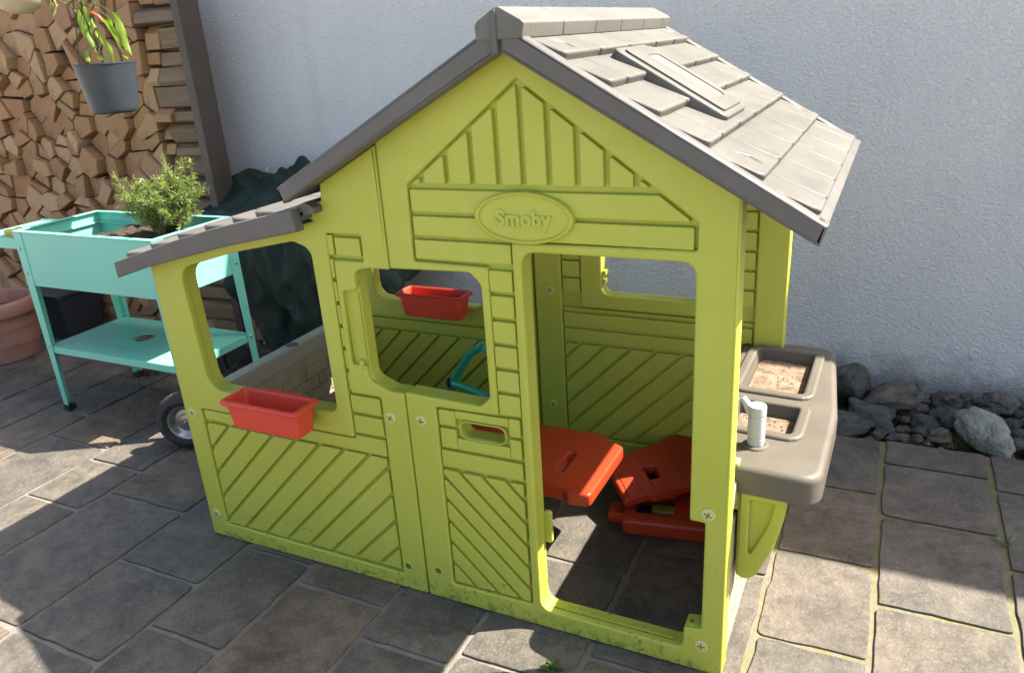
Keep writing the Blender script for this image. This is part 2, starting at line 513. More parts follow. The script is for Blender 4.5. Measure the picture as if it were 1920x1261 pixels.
class MB:
    def __init__(s):
        s.v = []
        s.f = []
        s.mi = []

    def add(s, verts, faces, mi=0):
        o = len(s.v)
        s.v += [tuple(v) for v in verts]
        s.f += [tuple(i + o for i in f) for f in faces]
        s.mi += [mi] * len(faces)

    def box(s, x0, y0, z0, x1, y1, z1, mi=0):
        v = [(x, y, z) for z in (z0, z1) for y in (y0, y1) for x in (x0, x1)]
        s.add(v, [(0, 2, 3, 1), (4, 5, 7, 6), (0, 1, 5, 4), (2, 6, 7, 3), (0, 4, 6, 2), (1, 3, 7, 5)], mi)

    def plate(s, outer, holes=(), d0=0.0, d1=0.02, bev=0.003, seg=2, f=XZ, bevback=False, mi=0):
        """solid from a 2-D outline with holes; the face at d0 has rounded edges"""
        loops = [list(outer) if area(outer) > 0 else list(outer)[::-1]]
        for h in holes:
            loops.append(list(h)[::-1] if area(h) > 0 else list(h))
        sg = 1 if d1 > d0 else -1
        layers = []
        for k in range(seg + 1):
            a = k / seg * math.pi / 2
            layers.append((bev * (1 - math.sin(a)), d0 + sg * bev * (1 - math.cos(a))) if bev else (0, d0))
            if not bev:
                break
        if bevback and bev:
            for k in range(seg + 1):
                a = (1 - k / seg) * math.pi / 2
                layers.append((bev * (1 - math.sin(a)), d1 - sg * bev * (1 - math.cos(a))))
        else:
            layers.append((0, d1))
        V = []
        start = []
        for (ins, dep) in layers:
            st = []
            for lp in loops:
                q = offset(lp, ins) if ins > 1e-9 else lp
                st.append(len(V))
                V += [f(x, y, dep) for x, y in q]
            start.append(st)
        F = []
        for li in range(len(layers) - 1):
            for pi, lp in enumerate(loops):
                N = len(lp)
                a, b = start[li][pi], start[li + 1][pi]
                for i in range(N):
                    j = (i + 1) % N
                    F.append((a + i, a + j, b + j, b + i))
        for li, rev in ((0, False), (len(layers) - 1, True)):
            ins, dep = layers[li]
            ls = [[Vector((x, y, 0)) for x, y in (offset(lp, ins) if ins > 1e-9 else lp)] for lp in loops]
            base = start[li][0]
            fl = [p for l in ls for p in l]
            for t in tessellate_polygon(ls):
                A, B, C2 = (fl[i] for i in t)
                ar = (B - A).cross(C2 - A).z
                if abs(ar) < 1e-12:
                    continue
                t = t if ar > 0 else t[::-1]
                t = tuple(base + i for i in t)
                F.append(t[::-1] if rev else t)
        s.add(V, F, mi)

    def loft(s, rings, cap0=True, cap1=True, mi=0):
        n = len(rings[0])
        V = [p for r in rings for p in r]
        F = []
        for k in range(len(rings) - 1):
            for i in range(n):
                j = (i + 1) % n
                F.append((k * n + i, k * n + j, (k + 1) * n + j, (k + 1) * n + i))
        if cap0:
            F.append(tuple(range(n))[::-1])
        if cap1:
            F.append(tuple(range((len(rings) - 1) * n, len(rings) * n)))
        s.add(V, F, mi)

    def lathe(s, prof, c=(0, 0, 0), n=32, M=None, cap0=False, cap1=False, mi=0):
        rings = []
        for r, z in prof:
            ring = []
            for i in range(n):
                a = 2 * math.pi * i / n
                p = Vector((r * math.cos(a), r * math.sin(a), z))
                if M:
                    p = M @ p
                ring.append((p.x + c[0], p.y + c[1], p.z + c[2]))
            rings.append(ring)
        s.loft(rings, cap0, cap1, mi)

    def tube(s, path, rad, n=8, cap=True, mi=0):
        path = [Vector(p) for p in path]
        if not isinstance(rad, (list, tuple)):
            rad = [rad] * len(path)
        rings = []
        up = Vector((0.13, 0.31, 0.94))
        for i, p in enumerate(path):
            d = (path[min(i + 1, len(path) - 1)] - path[max(i - 1, 0)]).normalized()
            x = d.cross(up)
            if x.length < 0.05:
                x = d.cross(Vector((1, 0, 0)))
            x.normalize()
            y = d.cross(x)
            rings.append([tuple(p + (x * math.cos(2 * math.pi * k / n) + y * math.sin(2 * math.pi * k / n)) * rad[i]) for k in range(n)])
        s.loft(rings, cap, cap, mi)

    def build(s, name, mats, parent=None, smooth=30, wn=True, recalc=True, loc=None):
        me = bpy.data.meshes.new(name)
        me.from_pydata(s.v, [], s.f)
        if not isinstance(mats, (list, tuple)):
            mats = [mats]
        for x in mats:
            me.materials.append(MAT[x])
        if len(mats) > 1:
            for p, k in zip(me.polygons, s.mi):
                p.material_index = k
        if recalc:
            b = bmesh.new()
            b.from_mesh(me)
            bmesh.ops.recalc_face_normals(b, faces=b.faces)
            b.to_mesh(me)
            b.free()
        if smooth:
            for p in me.polygons:
                p.use_smooth = True
            me.set_sharp_from_angle(angle=math.radians(smooth))
        o = link(name, me, parent, loc)
        if wn and smooth:
            w = o.modifiers.new('wn', 'WEIGHTED_NORMAL')
            w.keep_sharp = True
        return o

def link(name, data, parent=None, loc=None):
    o = bpy.data.objects.new(name, data)
    COL.objects.link(o)
    if loc is not None:
        o.location = loc
    if parent is not None:
        o.parent = parent
        if parent.type == 'EMPTY' and loc is None:
            o.location = -parent.location      # part geometry is written in world metres
    return o

def tag(o, label=None, cat=None, group=None, kind=None):
    if label:
        o['label'] = label
    if cat:
        o['category'] = cat
    if group:
        o['group'] = group
    if kind:
        o['kind'] = kind
    return o

def thing(name, loc, label, cat, group=None):
    o = bpy.data.objects.new(name, None)
    o.empty_display_size = 0.1
    COL.objects.link(o)
    o.location = loc
    return tag(o, label, cat, group)

def lerp(tab, x):
    for (a, b), (c, d) in zip(tab, tab[1:]):
        if x <= c:
            return b + (d - b) * (x - a) / (c - a)
    return tab[-1][1]

# ================================================================== GROUND AND PAVING
g = MB()
g.add([(-60, -60, -0.05), (60, -60, -0.05), (60, 60, -0.05), (-60, 60, -0.05)], [(0, 1, 2, 3)])
tag(g.build('ground', 'groundmat', smooth=0, recalc=False), kind='structure')
g = MB()
g.box(-6.0, -3.2, -0.045, 3.2, 1.225, -0.007)
patio = tag(g.build('patio', 'mortar', smooth=0), kind='structure')

xs = [-5.3, -4.95, -4.6, -4.25, -3.87, -3.52, -3.2, -2.915, -2.66, -2.325, -2.05, -1.69, -1.372, -1.12, -0.83, -0.577, -0.295, 0.045, 0.293, 0.594, 0.90, 1.2, 1.55, 1.9]
known = {-2.915: [0.442], -2.66: [0.258], -2.325: [-0.066, 0.185, 0.60], -2.05: [-0.505, 0.045, 0.304], -1.69: [-0.20, 0.33], -1.372: [-0.365, -0.015],
         -1.12: [-0.088, 0.40], -0.83: [0.18], -0.577: [-0.153, 0.255], -0.295: [0.38], 0.045: [0.165, 0.508, 0.87], 0.293: [0.367, 0.763], 0.594: [0.62, 1.01]}
rs = random.Random(3)
YMIN, YMAX = -1.75, 1.222
for i in range(len(xs) - 1):
    ys = sorted(known.get(xs[i], [rs.uniform(-0.2, 0.2)]))
    while ys[0] > YMIN:
        ys.insert(0, ys[0] - rs.uniform(0.30, 0.52))
    while ys[-1] < YMAX:
        ys.append(ys[-1] + rs.uniform(0.30, 0.48))
    if ys[-1] - YMAX < 0.2 or True:
        ys[-1] = YMAX + 0.008
    if len(ys) > 2 and ys[-1] - ys[-2] < 0.09:
        ys.pop(-2)
    for j in range(len(ys) - 1):
        gx, gy = rs.uniform(0.006, 0.010), rs.uniform(0.005, 0.010)
        x0, x1, y0, y1 = xs[i] + gx, xs[i + 1] - gx, ys[j] + gy, ys[j + 1] - gy
        if y1 - y0 < 0.05:
            continue
        # uneven split edge
        base = rounded([(x0, y0, rs.uniform(.003, .014)), (x1, y0, rs.uniform(.003, .014)), (x1, y1, rs.uniform(.003, .014)), (x0, y1, rs.uniform(.003, .014))], 0.01, 2)
        pts = []
        sd = rs.uniform(0, 99)
        for q in range(len(base)):
            p, p2 = Vector(base[q]), Vector(base[(q + 1) % len(base)])
            n = max(1, int((p2 - p).length / 0.035))
            for t in range(n):
                w = p.lerp(p2, t / n)
                d = noise.noise(Vector((w.x * 14 + sd, w.y * 14, 0))) * 0.006 + noise.noise(Vector((w.x * 45 + sd, w.y * 45, 3))) * 0.003
                e = (p2 - p)
                nn = Vector((-e.y, e.x)).normalized() if e.length > 1e-6 else Vector((0, 0))
                w = w + nn * d
                pts.append((w.x, w.y))
        cx, cy = (x0 + x1) / 2, (y0 + y1) / 2
        pts = [(x - cx, y - cy) for x, y in pts]
        mb = MB()
        top = rs.uniform(-0.0015, 0.0015)
        mb.plate(pts, (), 0.0, -0.04, 0.0035, 2, XY)
        o = mb.build('slab', 'slab', patio, 40, loc=(cx, cy, top))
        o.rotation_euler = (rs.uniform(-.003, .003), rs.uniform(-.003, .003), rs.uniform(-.006, .006))

# ================================================================== HOUSE WALL
g = MB()
g.box(-7.0, 1.637, -0.3, 5.0, 2.05, 2.79)
hw = g.build('house_wall', 'stucco', smooth=0)
tag(hw, 'pale grey rough stucco house wall behind the lime playhouse', 'wall')
g = MB()
g.box(-7.05, 1.632, 2.792, 5.05, 2.10, 2.82)
g.build('coping', 'fascia', hw, 0)

# stone strip at the foot of the wall
g = MB()
g.box(-1.5, 1.228, -0.046, 3.2, 1.634, -0.03)
strip = tag(g.build('stone_strip', 'soil', smooth=0), kind='structure')

def stone_mesh(name, rx, ry, rz, seed, sub=4, rough=0.26):
    b = bmesh.new()
    bmesh.ops.create_icosphere(b, subdivisions=sub, radius=1)
    for v in b.verts:
        p = v.co.copy()
        d = 1 + rough * noise.noise(p * 1.3 + Vector((seed, 0, 0))) * 1.6 + rough * 0.5 * noise.noise(p * 3.1 + Vector((0, seed, 0))) + rough * .25 * noise.noise(p * 8 + Vector((0, seed, 3)))
        # a few flattened faces
        q = p * d
        for k in range(3):
            r2 = random.Random(seed * 13 + k)
            nrm = Vector((r2.uniform(-1, 1), r2.uniform(-1, 1), r2.uniform(-1, 1))).normalized()
            h = q.dot(nrm) - r2.uniform(0.66, 0.92)
            if h > 0:
                q -= nrm * h * 0.8
        v.co = Vector((q.x * rx, q.y * ry, q.z * rz))
    me = bpy.data.meshes.new(name)
    b.to_mesh(me)
    b.free()
    for p in me.polygons:
        p.use_smooth = True
    return me

rs = random.Random(21)
stone_src = []
for k in range(9):
    me = stone_mesh('stone', 1, rs.uniform(.75, 1.0), rs.uniform(.62, .85), k + 1)
    me.materials.append(MAT['stone'])
    stone_src.append(me)

def stone(x, y, z, r, rot=None, mesh=None, mat=None, sc=(1, 1, 1), label=None):
    if mesh is None:
        mesh = rs.choice(stone_src)
    o = link('stone', mesh, strip, loc=(x, y, z))
    o.scale = (r * sc[0], r * sc[1], r * sc[2])
    o.rotation_euler = rot or (rs.uniform(-.4, .4), rs.uniform(-.4, .4), rs.uniform(0, 6.3))
    if label:
        o['label'] = label
    return o

pale = stone_mesh('stone', 1, 0.62, 0.60, 77, 4, 0.16)
pale.materials.append(MAT['palestone'])
big = [(0.575, 1.315, 0.045, 0.095), (0.24, 1.33, 0.035, 0.06), (0.31, 1.49, 0.06, 0.08), (0.165, 1.52, 0.085, 0.09), (0.13, 1.30, 0.02, 0.08)]
stone(0.585, 1.315, 0.035, 0.105, (0.25, 0.35, -0.75), pale, label='large pale grey-green boulder lying on the stone strip')
stone(0.245, 1.335, 0.03, 0.075, (0.1, 0.2, -0.35), stone_src[2], sc=(1.15, .7, .65))
stone(0.31, 1.49, 0.045, 0.085, (0.2, -0.2, 0.3), stone_src[4], sc=(1.2, .8, .8))
stone(0.165, 1.52, 0.065, 0.105, (0.3, 0.4, 1.0), stone_src[5], sc=(1, .75, 1))
stone(0.13, 1.30, 0.0, 0.09, (0.1, -0.2, 0.2), stone_src[7], sc=(1.3, .8, .6))
placed = [(b[0], b[1], b[3]) for b in big]
n = 0
for t in range(4000):
    x, y = rs.uniform(-0.6, 2.4), rs.uniform(1.255, 1.60)
    r = rs.choice((0.02, 0.025, 0.03, 0.036, 0.044, 0.054))
    if any((x - a) ** 2 + (y - b) ** 2 < (0.72 * (r + c)) ** 2 for a, b, c in placed):
        continue
    placed.append((x, y, r))
    stone(x, y, rs.uniform(-0.015, 0.012) + max(0, y - 1.36) * .14, r, sc=(1.15, 1, .9))
    n += 1
    if n > 260:
        break
# small pebbles filling the gaps, and moss: nobody could count them
g = MB()
for t in range(900):
    x, y = rs.uniform(-0.6, 2.4), rs.uniform(1.235, 1.63)
    r = rs.uniform(0.007, 0.018)
    c = Vector((x, y, rs.uniform(-0.03, -0.008)))
    ring = [Vector((1, 0, 0)), Vector((0, 1, 0)), Vector((-1, 0, 0)), Vector((0, -1, 0)), Vector((0, 0, 1)), Vector((0, 0, -1))]
    V = [c + Vector((p.x * r * rs.uniform(.8, 1.4), p.y * r * rs.uniform(.8, 1.3), p.z * r * .8)) for p in ring]
    g.add(V, [(0, 1, 4), (1, 2, 4), (2, 3, 4), (3, 0, 4), (1, 0, 5), (2, 1, 5), (3, 2, 5), (0, 3, 5)])
tag(g.build('pebbles', 'stone', strip, 60, wn=False), kind='stuff')
g = MB()
for (mx, my, mr) in ((0.40, 1.36, 0.07), (0.50, 1.30, 0.06), (0.36, 1.42, 0.05), (0.47, 1.38, 0.05), (0.70, 1.38, 0.05), (0.75, 1.32, 0.05)):
    for t in range(420):
        a, q = rs.uniform(0, 6.3), math.sqrt(rs.random()) * mr
        p = Vector((mx + q * math.cos(a), my + q * math.sin(a) * .8, 0.012 - 0.6 * q + rs.uniform(-.004, .006)))
        h = rs.uniform(.006, .014)
        d = Vector((rs.uniform(-1, 1), rs.uniform(-1, 1), 0)) * 0.004
        g.add([p - d, p + d, p + Vector((rs.uniform(-.004, .004), rs.uniform(-.004, .004), h))], [(0, 1, 2)])
tag(g.build('moss', 'moss', strip, 0, recalc=False), kind='stuff')

# ================================================================== PLAYHOUSE
PH = thing('playhouse', (-0.75, 0.39, 0), 'lime green plastic playhouse with grey shingle roof and lean-to porch', 'playhouse')
YB = 0.752            # inner face of back wall
GR = 0.0045           # half gap between planks
D_BASE, D_FRAME, D_BACK = 0.0150, 0.0, 0.048

def zroofR(x):
    return 1.335 - 0.60 * (x + 0.41)

def zroofL(x):
    return 1.335 + 0.53 * (x + 0.41)

def diag_planks(parent, x0, z0, x1, z1, xs_top, sgn, d0, d1, f=XZ):
    """boards between 45 degree grooves; xs_top: where grooves meet the top line"""
    R0 = rect(x0, z0, x1, z1)
    step = abs(xs_top[1] - xs_top[0])
    offs = [xs_top[0] + step * k for k in range(-8, 16)]
    for a, b in zip(offs, offs[1:]):
        g1 = GR * 1.3
        p = R0
        if sgn > 0:      # rises to the right: x - z = const
            p = clip(p, -1, 1, -(a - z1) - g1)
            if len(p) > 2:
                p = clip(p, 1, -1, (b - z1) - g1)
        else:            # falls to the right: x + z = const
            p = clip(p, -1, -1, -(a + z1) - g1)
            if len(p) > 2:
                p = clip(p, 1, 1, (b + z1) - g1)
        if len(p) < 3 or abs(area(p)) < 2e-4:
            continue
        if area(p) < 0:
            p = p[::-1]
        mb = MB()
        mb.plate(rounded(p, 0.0035, 2), (), d0, d1, 0.0022, 2, f)
        mb.build('plank', 'lime', parent)

def plank(parent, x0, z0, x1, z1, d0, d1, poly=None):
    p = poly or rect(x0 + GR, z0 + GR, x1 - GR, z1 - GR)
    if area(p) < 0:
        p = p[::-1]
    mb = MB()
    mb.plate(rounded(p, 0.0035, 2), (), d0, d1, 0.0022, 2)
    return mb.build('plank', 'lime', parent)

LV = [0.39, 0.443, 0.500, 0.558, 0.616, 0.673, 0.730, 0.787, 0.844, 0.899, 0.955]
LEAN_BOT = [(-1.568, 0.819), (-1.444, 0.856), (-1.315, 0.888), (-1.167, 0.924), (-0.937, 0.970), (-0.90, 0.978)]
LEAN_TOP = [(-1.570, 0.861), (-1.452, 0.895), (-1.326, 0.932), (-1.193, 0.966), (-1.035, 1.000), (-0.93, 1.022), (-0.85, 1.03)]

def lean_window():
    return rounded([(-1.392, .498, .05), (-0.958, .492, .03), (-0.960, .915, .055), (-1.01, .930, .03), (-1.20, .893, .05), (-1.405, .838, .055)], 0.03, 5)

# ---- front wall, porch half
win2 = [(-0.747, 0.578, 0), (-0.80, 0.578, 0.02), (-0.843, 0.60, 0.03)]
p1 = [(-1.511, 0.0, .006), (-0.7525, 0.0, .006), (-0.7485, .578, .006), (-0.79, .578, .02), (-0.846, .60, .03), (-0.846, .870, .03), (-0.80, .879, .01),
      (-0.7465, .879, .006), (-0.7455, 1.150, .004), (-0.905, 1.066, .004), (-0.908, 1.028, .004), (-0.945, 1.02, .006), (-0.952, 0.985, .006)] + [(x, z + 0.012, .002) for x, z in LEAN_BOT[-2:0:-1]] + [(-1.511, .842, .004)]
p1b = [q for q in p1]
notch = [(-0.846, .60, .03), (-0.846, .625, .012), (-0.890, .632, .012), (-0.886, .818, .012), (-0.846, .822, .012), (-0.846, .870, .03)]
p1f = []
for q in p1:
    if q[:2] == (-0.846, .60):
        p1f += notch
    elif q[:2] == (-0.846, .870):
        continue
    else:
        p1f.append(q)
R1 = rounded([(-1.445, .050), (-0.823, .044), (-0.818, .557), (-0.905, .557), (-0.897, .893), (-0.814, .893), (-0.813, .955), (-0.910, .953), (-0.917, .432), (-1.445, .430)], 0.006, 3)
mb = MB()
mb.plate(rounded(p1b, .006), [lean_window()], D_BASE, D_BACK, 0.002, 1)
mb.plate(rounded(p1f, .006), [lean_window(), R1], D_FRAME, D_BASE + 0.004, 0.0055, 3)
FW1 = mb.build('front_wall', 'lime', PH)
FW1['label'] = 'porch half of the front wall with the wide window'
DP = 0.0035
for a, b in zip(LV[3:], LV[4:]):
    plank(FW1, -0.915, a, -0.890 if a > 0.89 else -0.8965, b, DP, D_BASE + .002)
plank(FW1, -0.893, .899, -0.815, .950, DP, D_BASE + .002)
plank(FW1, -0.916, .500, -0.820, .555, DP, D_BASE + .002)
plank(FW1, -0.916, .443, -0.820, .500, DP, D_BASE + .002)
plank(FW1, -1.440, .393, -0.820, .443, DP, D_BASE + .002, rounded([(-1.437, .397), (-0.824, .392), (-0.824, .438), (-0.915, .438), (-0.915, .428), (-1.437, .427)], 0.002, 1))
diag_planks(FW1, -1.439, .054, -0.828, .386, [-1.356, -1.277], 1, DP, D_BASE + .002)
# hinge pocket beside the window
mb = MB()
rings = []
for k in range(9):
    a = math.pi * k / 8
    rings.append((-0.866 - 0.019 * math.cos(a), 0.012 + 0.020 * math.sin(a)))
V = []
for z in (0.628, 0.816):
    V += [(x, y - 0.003, z) for x, y in rings]
mb.add(V, [(i, i + 1, i + 10, i + 9) for i in range(8)])
mb.box(-0.884, 0.004, 0.622, -0.848, 0.030, 0.634)
mb.lathe([(0.008, 0), (0.008, 0.010), (0.005, 0.012)], (-0.866, 0.012, 0.634), 14, cap1=True)
mb.build('hinge_pocket', 'lime', FW1, recalc=False)

# ---- front wall, door half
DOOR = rounded([(-0.427, .052, .035), (-0.085, .052, .02), (-0.083, .110, .008), (-0.045, .116, .008), (-0.043, .389, .004), (-0.075, .389, .006), (-0.073, .938, .03), (-0.424, .938, .035)], 0.02, 5)
DOORB = rounded([(-0.427, .052, .035), (-0.085, .052, .02), (-0.083, .110, .008), (-0.045, .116, .008), (-0.043, .389, .004), (-0.075, .389, .006), (-0.073, .938, .03), (-0.424, .938, .035)], 0.02, 5)
xr, xl = 0.003, -0.7435
p2 = [(-0.7475, 0, .006), (0.003, 0, .008), (0.005, zroofR(0.005), .004), (-0.41, 1.335, .004), (-0.7435, zroofL(-.7435), .004), (-0.7440, .882, .006), (-0.545, .887, .02), (-0.520, .862, .02),
      (-0.521, .600, .02), (-0.545, .576, .02), (-0.7460, .582, .006)]
SLOT = rounded([(-0.604, .487, .02), (-0.491, .487, .02), (-0.491, .527, .02), (-0.604, .527, .02)], 0.02, 6)
R2 = rounded([(-0.681, .903), (-0.501, .901), (-0.503, .559), (-0.665, .556), (-0.671, .055), (-0.449, .059), (-0.443, .956), (-0.071, .960), (-0.071, 1.012), (-0.411, 1.268), (-0.676, 1.067)][::-1], 0.006, 3)
SF = rounded([(-0.608, .483, .024), (-0.487, .483, .024), (-0.487, .531, .024), (-0.608, .531, .024)], 0.02, 6)
mb = MB()
mb.plate(rounded(p2, .006), [DOORB, SLOT], D_BASE, D_BACK, 0.002, 1)
mb.plate(rounded(p2, .006), [DOOR, R2], D_FRAME, D_BASE + 0.004, 0.0055, 3)
mb.plate(offset(SF, -0.004) if False else SF, [SLOT], 0.003, D_BASE + 0.004, 0.003, 2)
# threshold lip and latch on the left jamb
mb.box(-0.400, 0.020, 0.048, -0.110, 0.024, 0.056)
mb.plate(rounded([(-0.428, .215, .006), (-0.409, .215, .006), (-0.409, .300, .006), (-0.428, .300, .006)], .006), (), 0.046, 0.056, 0.002, 2)
FW2 = mb.build('front_wall', 'lime', PH)
FW2['label'] = 'door half of the front wall with the pointed gable'
for a, b in zip(LV[3:], LV[4:]):
    if b < 0.9:
        plank(FW2, -0.505, a, -0.443, b, DP, D_BASE + .002)
plank(FW2, -0.676, .899, -0.442, .955, DP, D_BASE + .002, rect(-0.674, .909, -0.446, .951))
plank(FW2, -0.499, .897, -0.443, .905, DP, D_BASE + .002) if False else None
plank(FW2, 0, 0, 0, 0, DP, D_BASE + .002, rect(-0.672, .960, -0.078, 1.002))
plank(FW2, 0, 0, 0, 0, DP, D_BASE + .002, [(-0.672, 1.011), (-0.080, 1.011), (-0.143, 1.058), (-0.672, 1.058)])
# boards round the slot
plank(FW2, 0, 0, 0, 0, DP, D_BASE + .002, rect(-0.661, .511, -0.618, .551))
plank(FW2, 0, 0, 0, 0, DP, D_BASE + .002, rect(-0.661, .452, -0.618, .503))
plank(FW2, 0, 0, 0, 0, DP, D_BASE + .002, rect(-0.480, .511, -0.452, .555))
plank(FW2, 0, 0, 0, 0, DP, D_BASE + .002, rect(-0.480, .454, -0.452, .503))
plank(FW2, 0, 0, 0, 0, DP + .001, D_BASE + .002, rect(-0.6175, .452, -0.4805, .4815))
plank(FW2, 0, 0, 0, 0, DP + .001, D_BASE + .002, rect(-0.6175, .5325, -0.4805, .553))
plank(FW2, 0, 0, 0, 0, DP, D_BASE + .002, rect(-0.664, .400, -0.452, .444))
diag_planks(FW2, -0.665, .063, -0.454, .390, [-0.560, -0.498], -1, DP, D_BASE + .002)
# gable boards
tri = [(-0.663, 1.070), (-0.157, 1.070), (-0.411, 1.2605)]
gx = [-0.700, -0.639, -0.579, -0.520, -0.462, -0.4085, -0.354, -0.297, -0.240, -0.184, -0.12]
for a, b in zip(gx, gx[1:]):
    p = clip(clip(tri, -1, 0, -a - .006), 1, 0, b - .006)
    if len(p) > 2 and abs(area(p)) > 1e-4:
        plank(FW2, 0, 0, 0, 0, DP, D_BASE + .002, p)

# ---- back wall (seen from inside)
mb = MB()
f_in = lambda a, b, c: (a, YB + c, b)
wb1 = rounded([(-1.365, .520, .05), (-0.94, .515, .03), (-0.94, .84, .05), (-1.365, .76, .05)], .03, 4)
mb.plate(rounded([(-1.511, 0), (-0.7525, 0), (-0.7525, 1.145), (-0.905, 1.062), (-0.952, .985), (-1.167, .93), (-1.511, .842)], .004), [wb1], D_BASE, 0.040, 0.002, 1, f_in)
R1b = rounded([(-1.445, .060), (-0.823, .060), (-0.823, .450), (-1.445, .450)], .006)
mb.plate(rounded([(-1.511, 0), (-0.7525, 0), (-0.7525, 1.145), (-0.905, 1.062), (-0.952, .985), (-1.167, .93), (-1.511, .842)], .004), [wb1, R1b], 0, D_BASE + .004, 0.0055, 3, f_in)
BW1 = mb.build('back_wall', 'lime', PH)
BW1['label'] = 'porch half of the back wall seen through the front windows'
FB = lambda a, b, c: (a, YB + c, b)
diag_planks(BW1, -1.439, .066, -0.829, .400, [-1.356, -1.277], 1, DP, D_BASE + .002, FB)
mb = MB()
mb.plate(rounded(rect(-1.437, .408, -0.829, .443), .003, 2), (), DP, D_BASE + .002, .0022, 2, FB)
mb.build('plank', 'lime', BW1)

mb = MB()
wb2 = rounded([(-0.525, .598, .03), (-0.20, .598, .03), (-0.20, .885, .03), (-0.525, .885, .03)], .03, 4)
po = [(-0.7475, 0), (0.003, 0), (0.005, zroofR(.005)), (-0.41, 1.335), (-0.7435, zroofL(-.7435))]
mb.plate(rounded(po, .004), [wb2], D_BASE, 0.040, 0.002, 1, f_in)
R2b = rounded([(-0.657, .105), (-0.078, .105), (-0.078, 1.00), (-0.138, 1.00), (-0.138, .552), (-0.592, .552), (-0.592, 1.00), (-0.657, 1.00)], .005)
mb.plate(rounded(po, .004), [wb2, R2b], 0, D_BASE + .004, 0.0055, 3, f_in)
for zz in (.665, .64):
    mb.box(-0.5235, YB + .006, zz - .006, -0.513, YB + .03, zz + .006)
BW2 = mb.build('back_wall', 'lime', PH)
BW2['label'] = 'door half of the back wall with a window seen through the doorway'
LB = [.432, .482, .535]
def bplank(r):
    q = MB()
    q.plate(rounded(r, .003, 2), (), DP, D_BASE + .002, .0022, 2, FB)
    q.build('plank', 'lime', BW2)
for a, b in zip(LB, LB[1:]):
    bplank(rect(-0.653, a + GR, -0.082, b - GR))
for a, b in zip([.535 + .0555 * k for k in range(9)], [.535 + .0555 * k for k in range(1, 9)]):
    if a < .54:
        bplank(rect(-0.653, a + GR, -0.082, .5475))
        continue
    bplank(rect(-0.653, a + GR, -0.596, b - GR))
    bplank(rect(-0.134, a + GR, -0.082, b - GR))
diag_planks(BW2, -0.652, .110, -0.083, .427, [-0.602, -0.521], 1, DP, D_BASE + .002, FB)

# ---- screws, plugs
def screw_mesh():
    g = MB()
    Mx = Matrix.Rotation(math.pi / 2, 3, 'X')
    g.lathe([(0.0150, 0.0), (0.0150, 0.0022), (0.0135, 0.0035), (0.008, 0.0042), (0.0, 0.0045)], n=24, M=Mx, mi=0)
    for a in (0.15, 0.15 + math.pi / 2):
        c, s_ = math.cos(a), math.sin(a)
        for w0, w1 in ((0.0085, 0.0012),):
            q = [(c * u - s_ * w, s_ * u + c * w) for u, w in ((-w0, -w1), (w0, -w1), (w0, w1), (-w0, w1))]
            g.add([(x, -0.0049, z) for x, z in q] + [(x, -0.003, z) for x, z in q], [(0, 1, 2, 3), (0, 4, 5, 1), (1, 5, 6, 2), (2, 6, 7, 3), (3, 7, 4, 0)], 1)
    o = g.build('screw', ['limepale', 'limeshade'], None)
    me = o.data
    bpy.data.objects.remove(o)
    return me

scm = screw_mesh()
def screw(parent, x, y, z, rot=0.0, flip=False):
    o = link('screw', scm, parent, loc=(x, y, z))
    o.rotation_euler = (0, rot, math.pi if flip else 0)
    return o

for x, z, r in ((-1.479, .412, .3), (-1.478, .078, 1.0), (-0.795, .508, .75)):
    screw(FW1, x, 0.0005, z, r)
for x, z, r in ((-0.708, .514, .2), (-0.037, .412, .6), (-0.043, .073, .1)):
    screw(FW2, x, 0.0005, z, r)
screw(BW2, -0.695, YB + .0005, .600, .4)
screw(BW2, -0.700, YB + .0005, .205, .9)
def hole(parent, x, z):
    g = MB()
    Mx = Matrix.Rotation(math.pi / 2, 3, 'X')
    g.lathe([(0.0135, 0.0), (0.0125, 0.0012), (0.0095, 0.0012), (0.0088, 0.0003)], (x, 0.0, z), 20, Mx, mi=0)
    g.lathe([(0.0088, 0.0004), (0.0, 0.0003)], (x, 0.0, z), 20, Mx, mi=1)
    g.build('screw_hole', ['lime', 'limeshade'], parent, recalc=False)
hole(FW1, -0.803, .074)
hole(FW2, -0.711, .085)
g = MB()
g.lathe([(0.0135, 0.0), (0.0128, 0.001), (0.0120, 0.0002), (0.0, 0.0003)], (-0.025, 0.0, .279), 24, Matrix.Rotation(math.pi / 2, 3, 'X'))
g.build('plug', 'lime', FW2, recalc=False)
g = MB()
g.lathe([(0.014, 0), (0.014, .006), (0.007, .006), (0.007, 0.0015)], (-0.066, 0.022, .1105), 18, cap1=False)
g.lathe([(0.007, .002), (0.0, .002)], (-0.066, 0.022, .1105), 18, mi=1)
g.build('hinge_socket', ['lime', 'limeshade'], FW2)

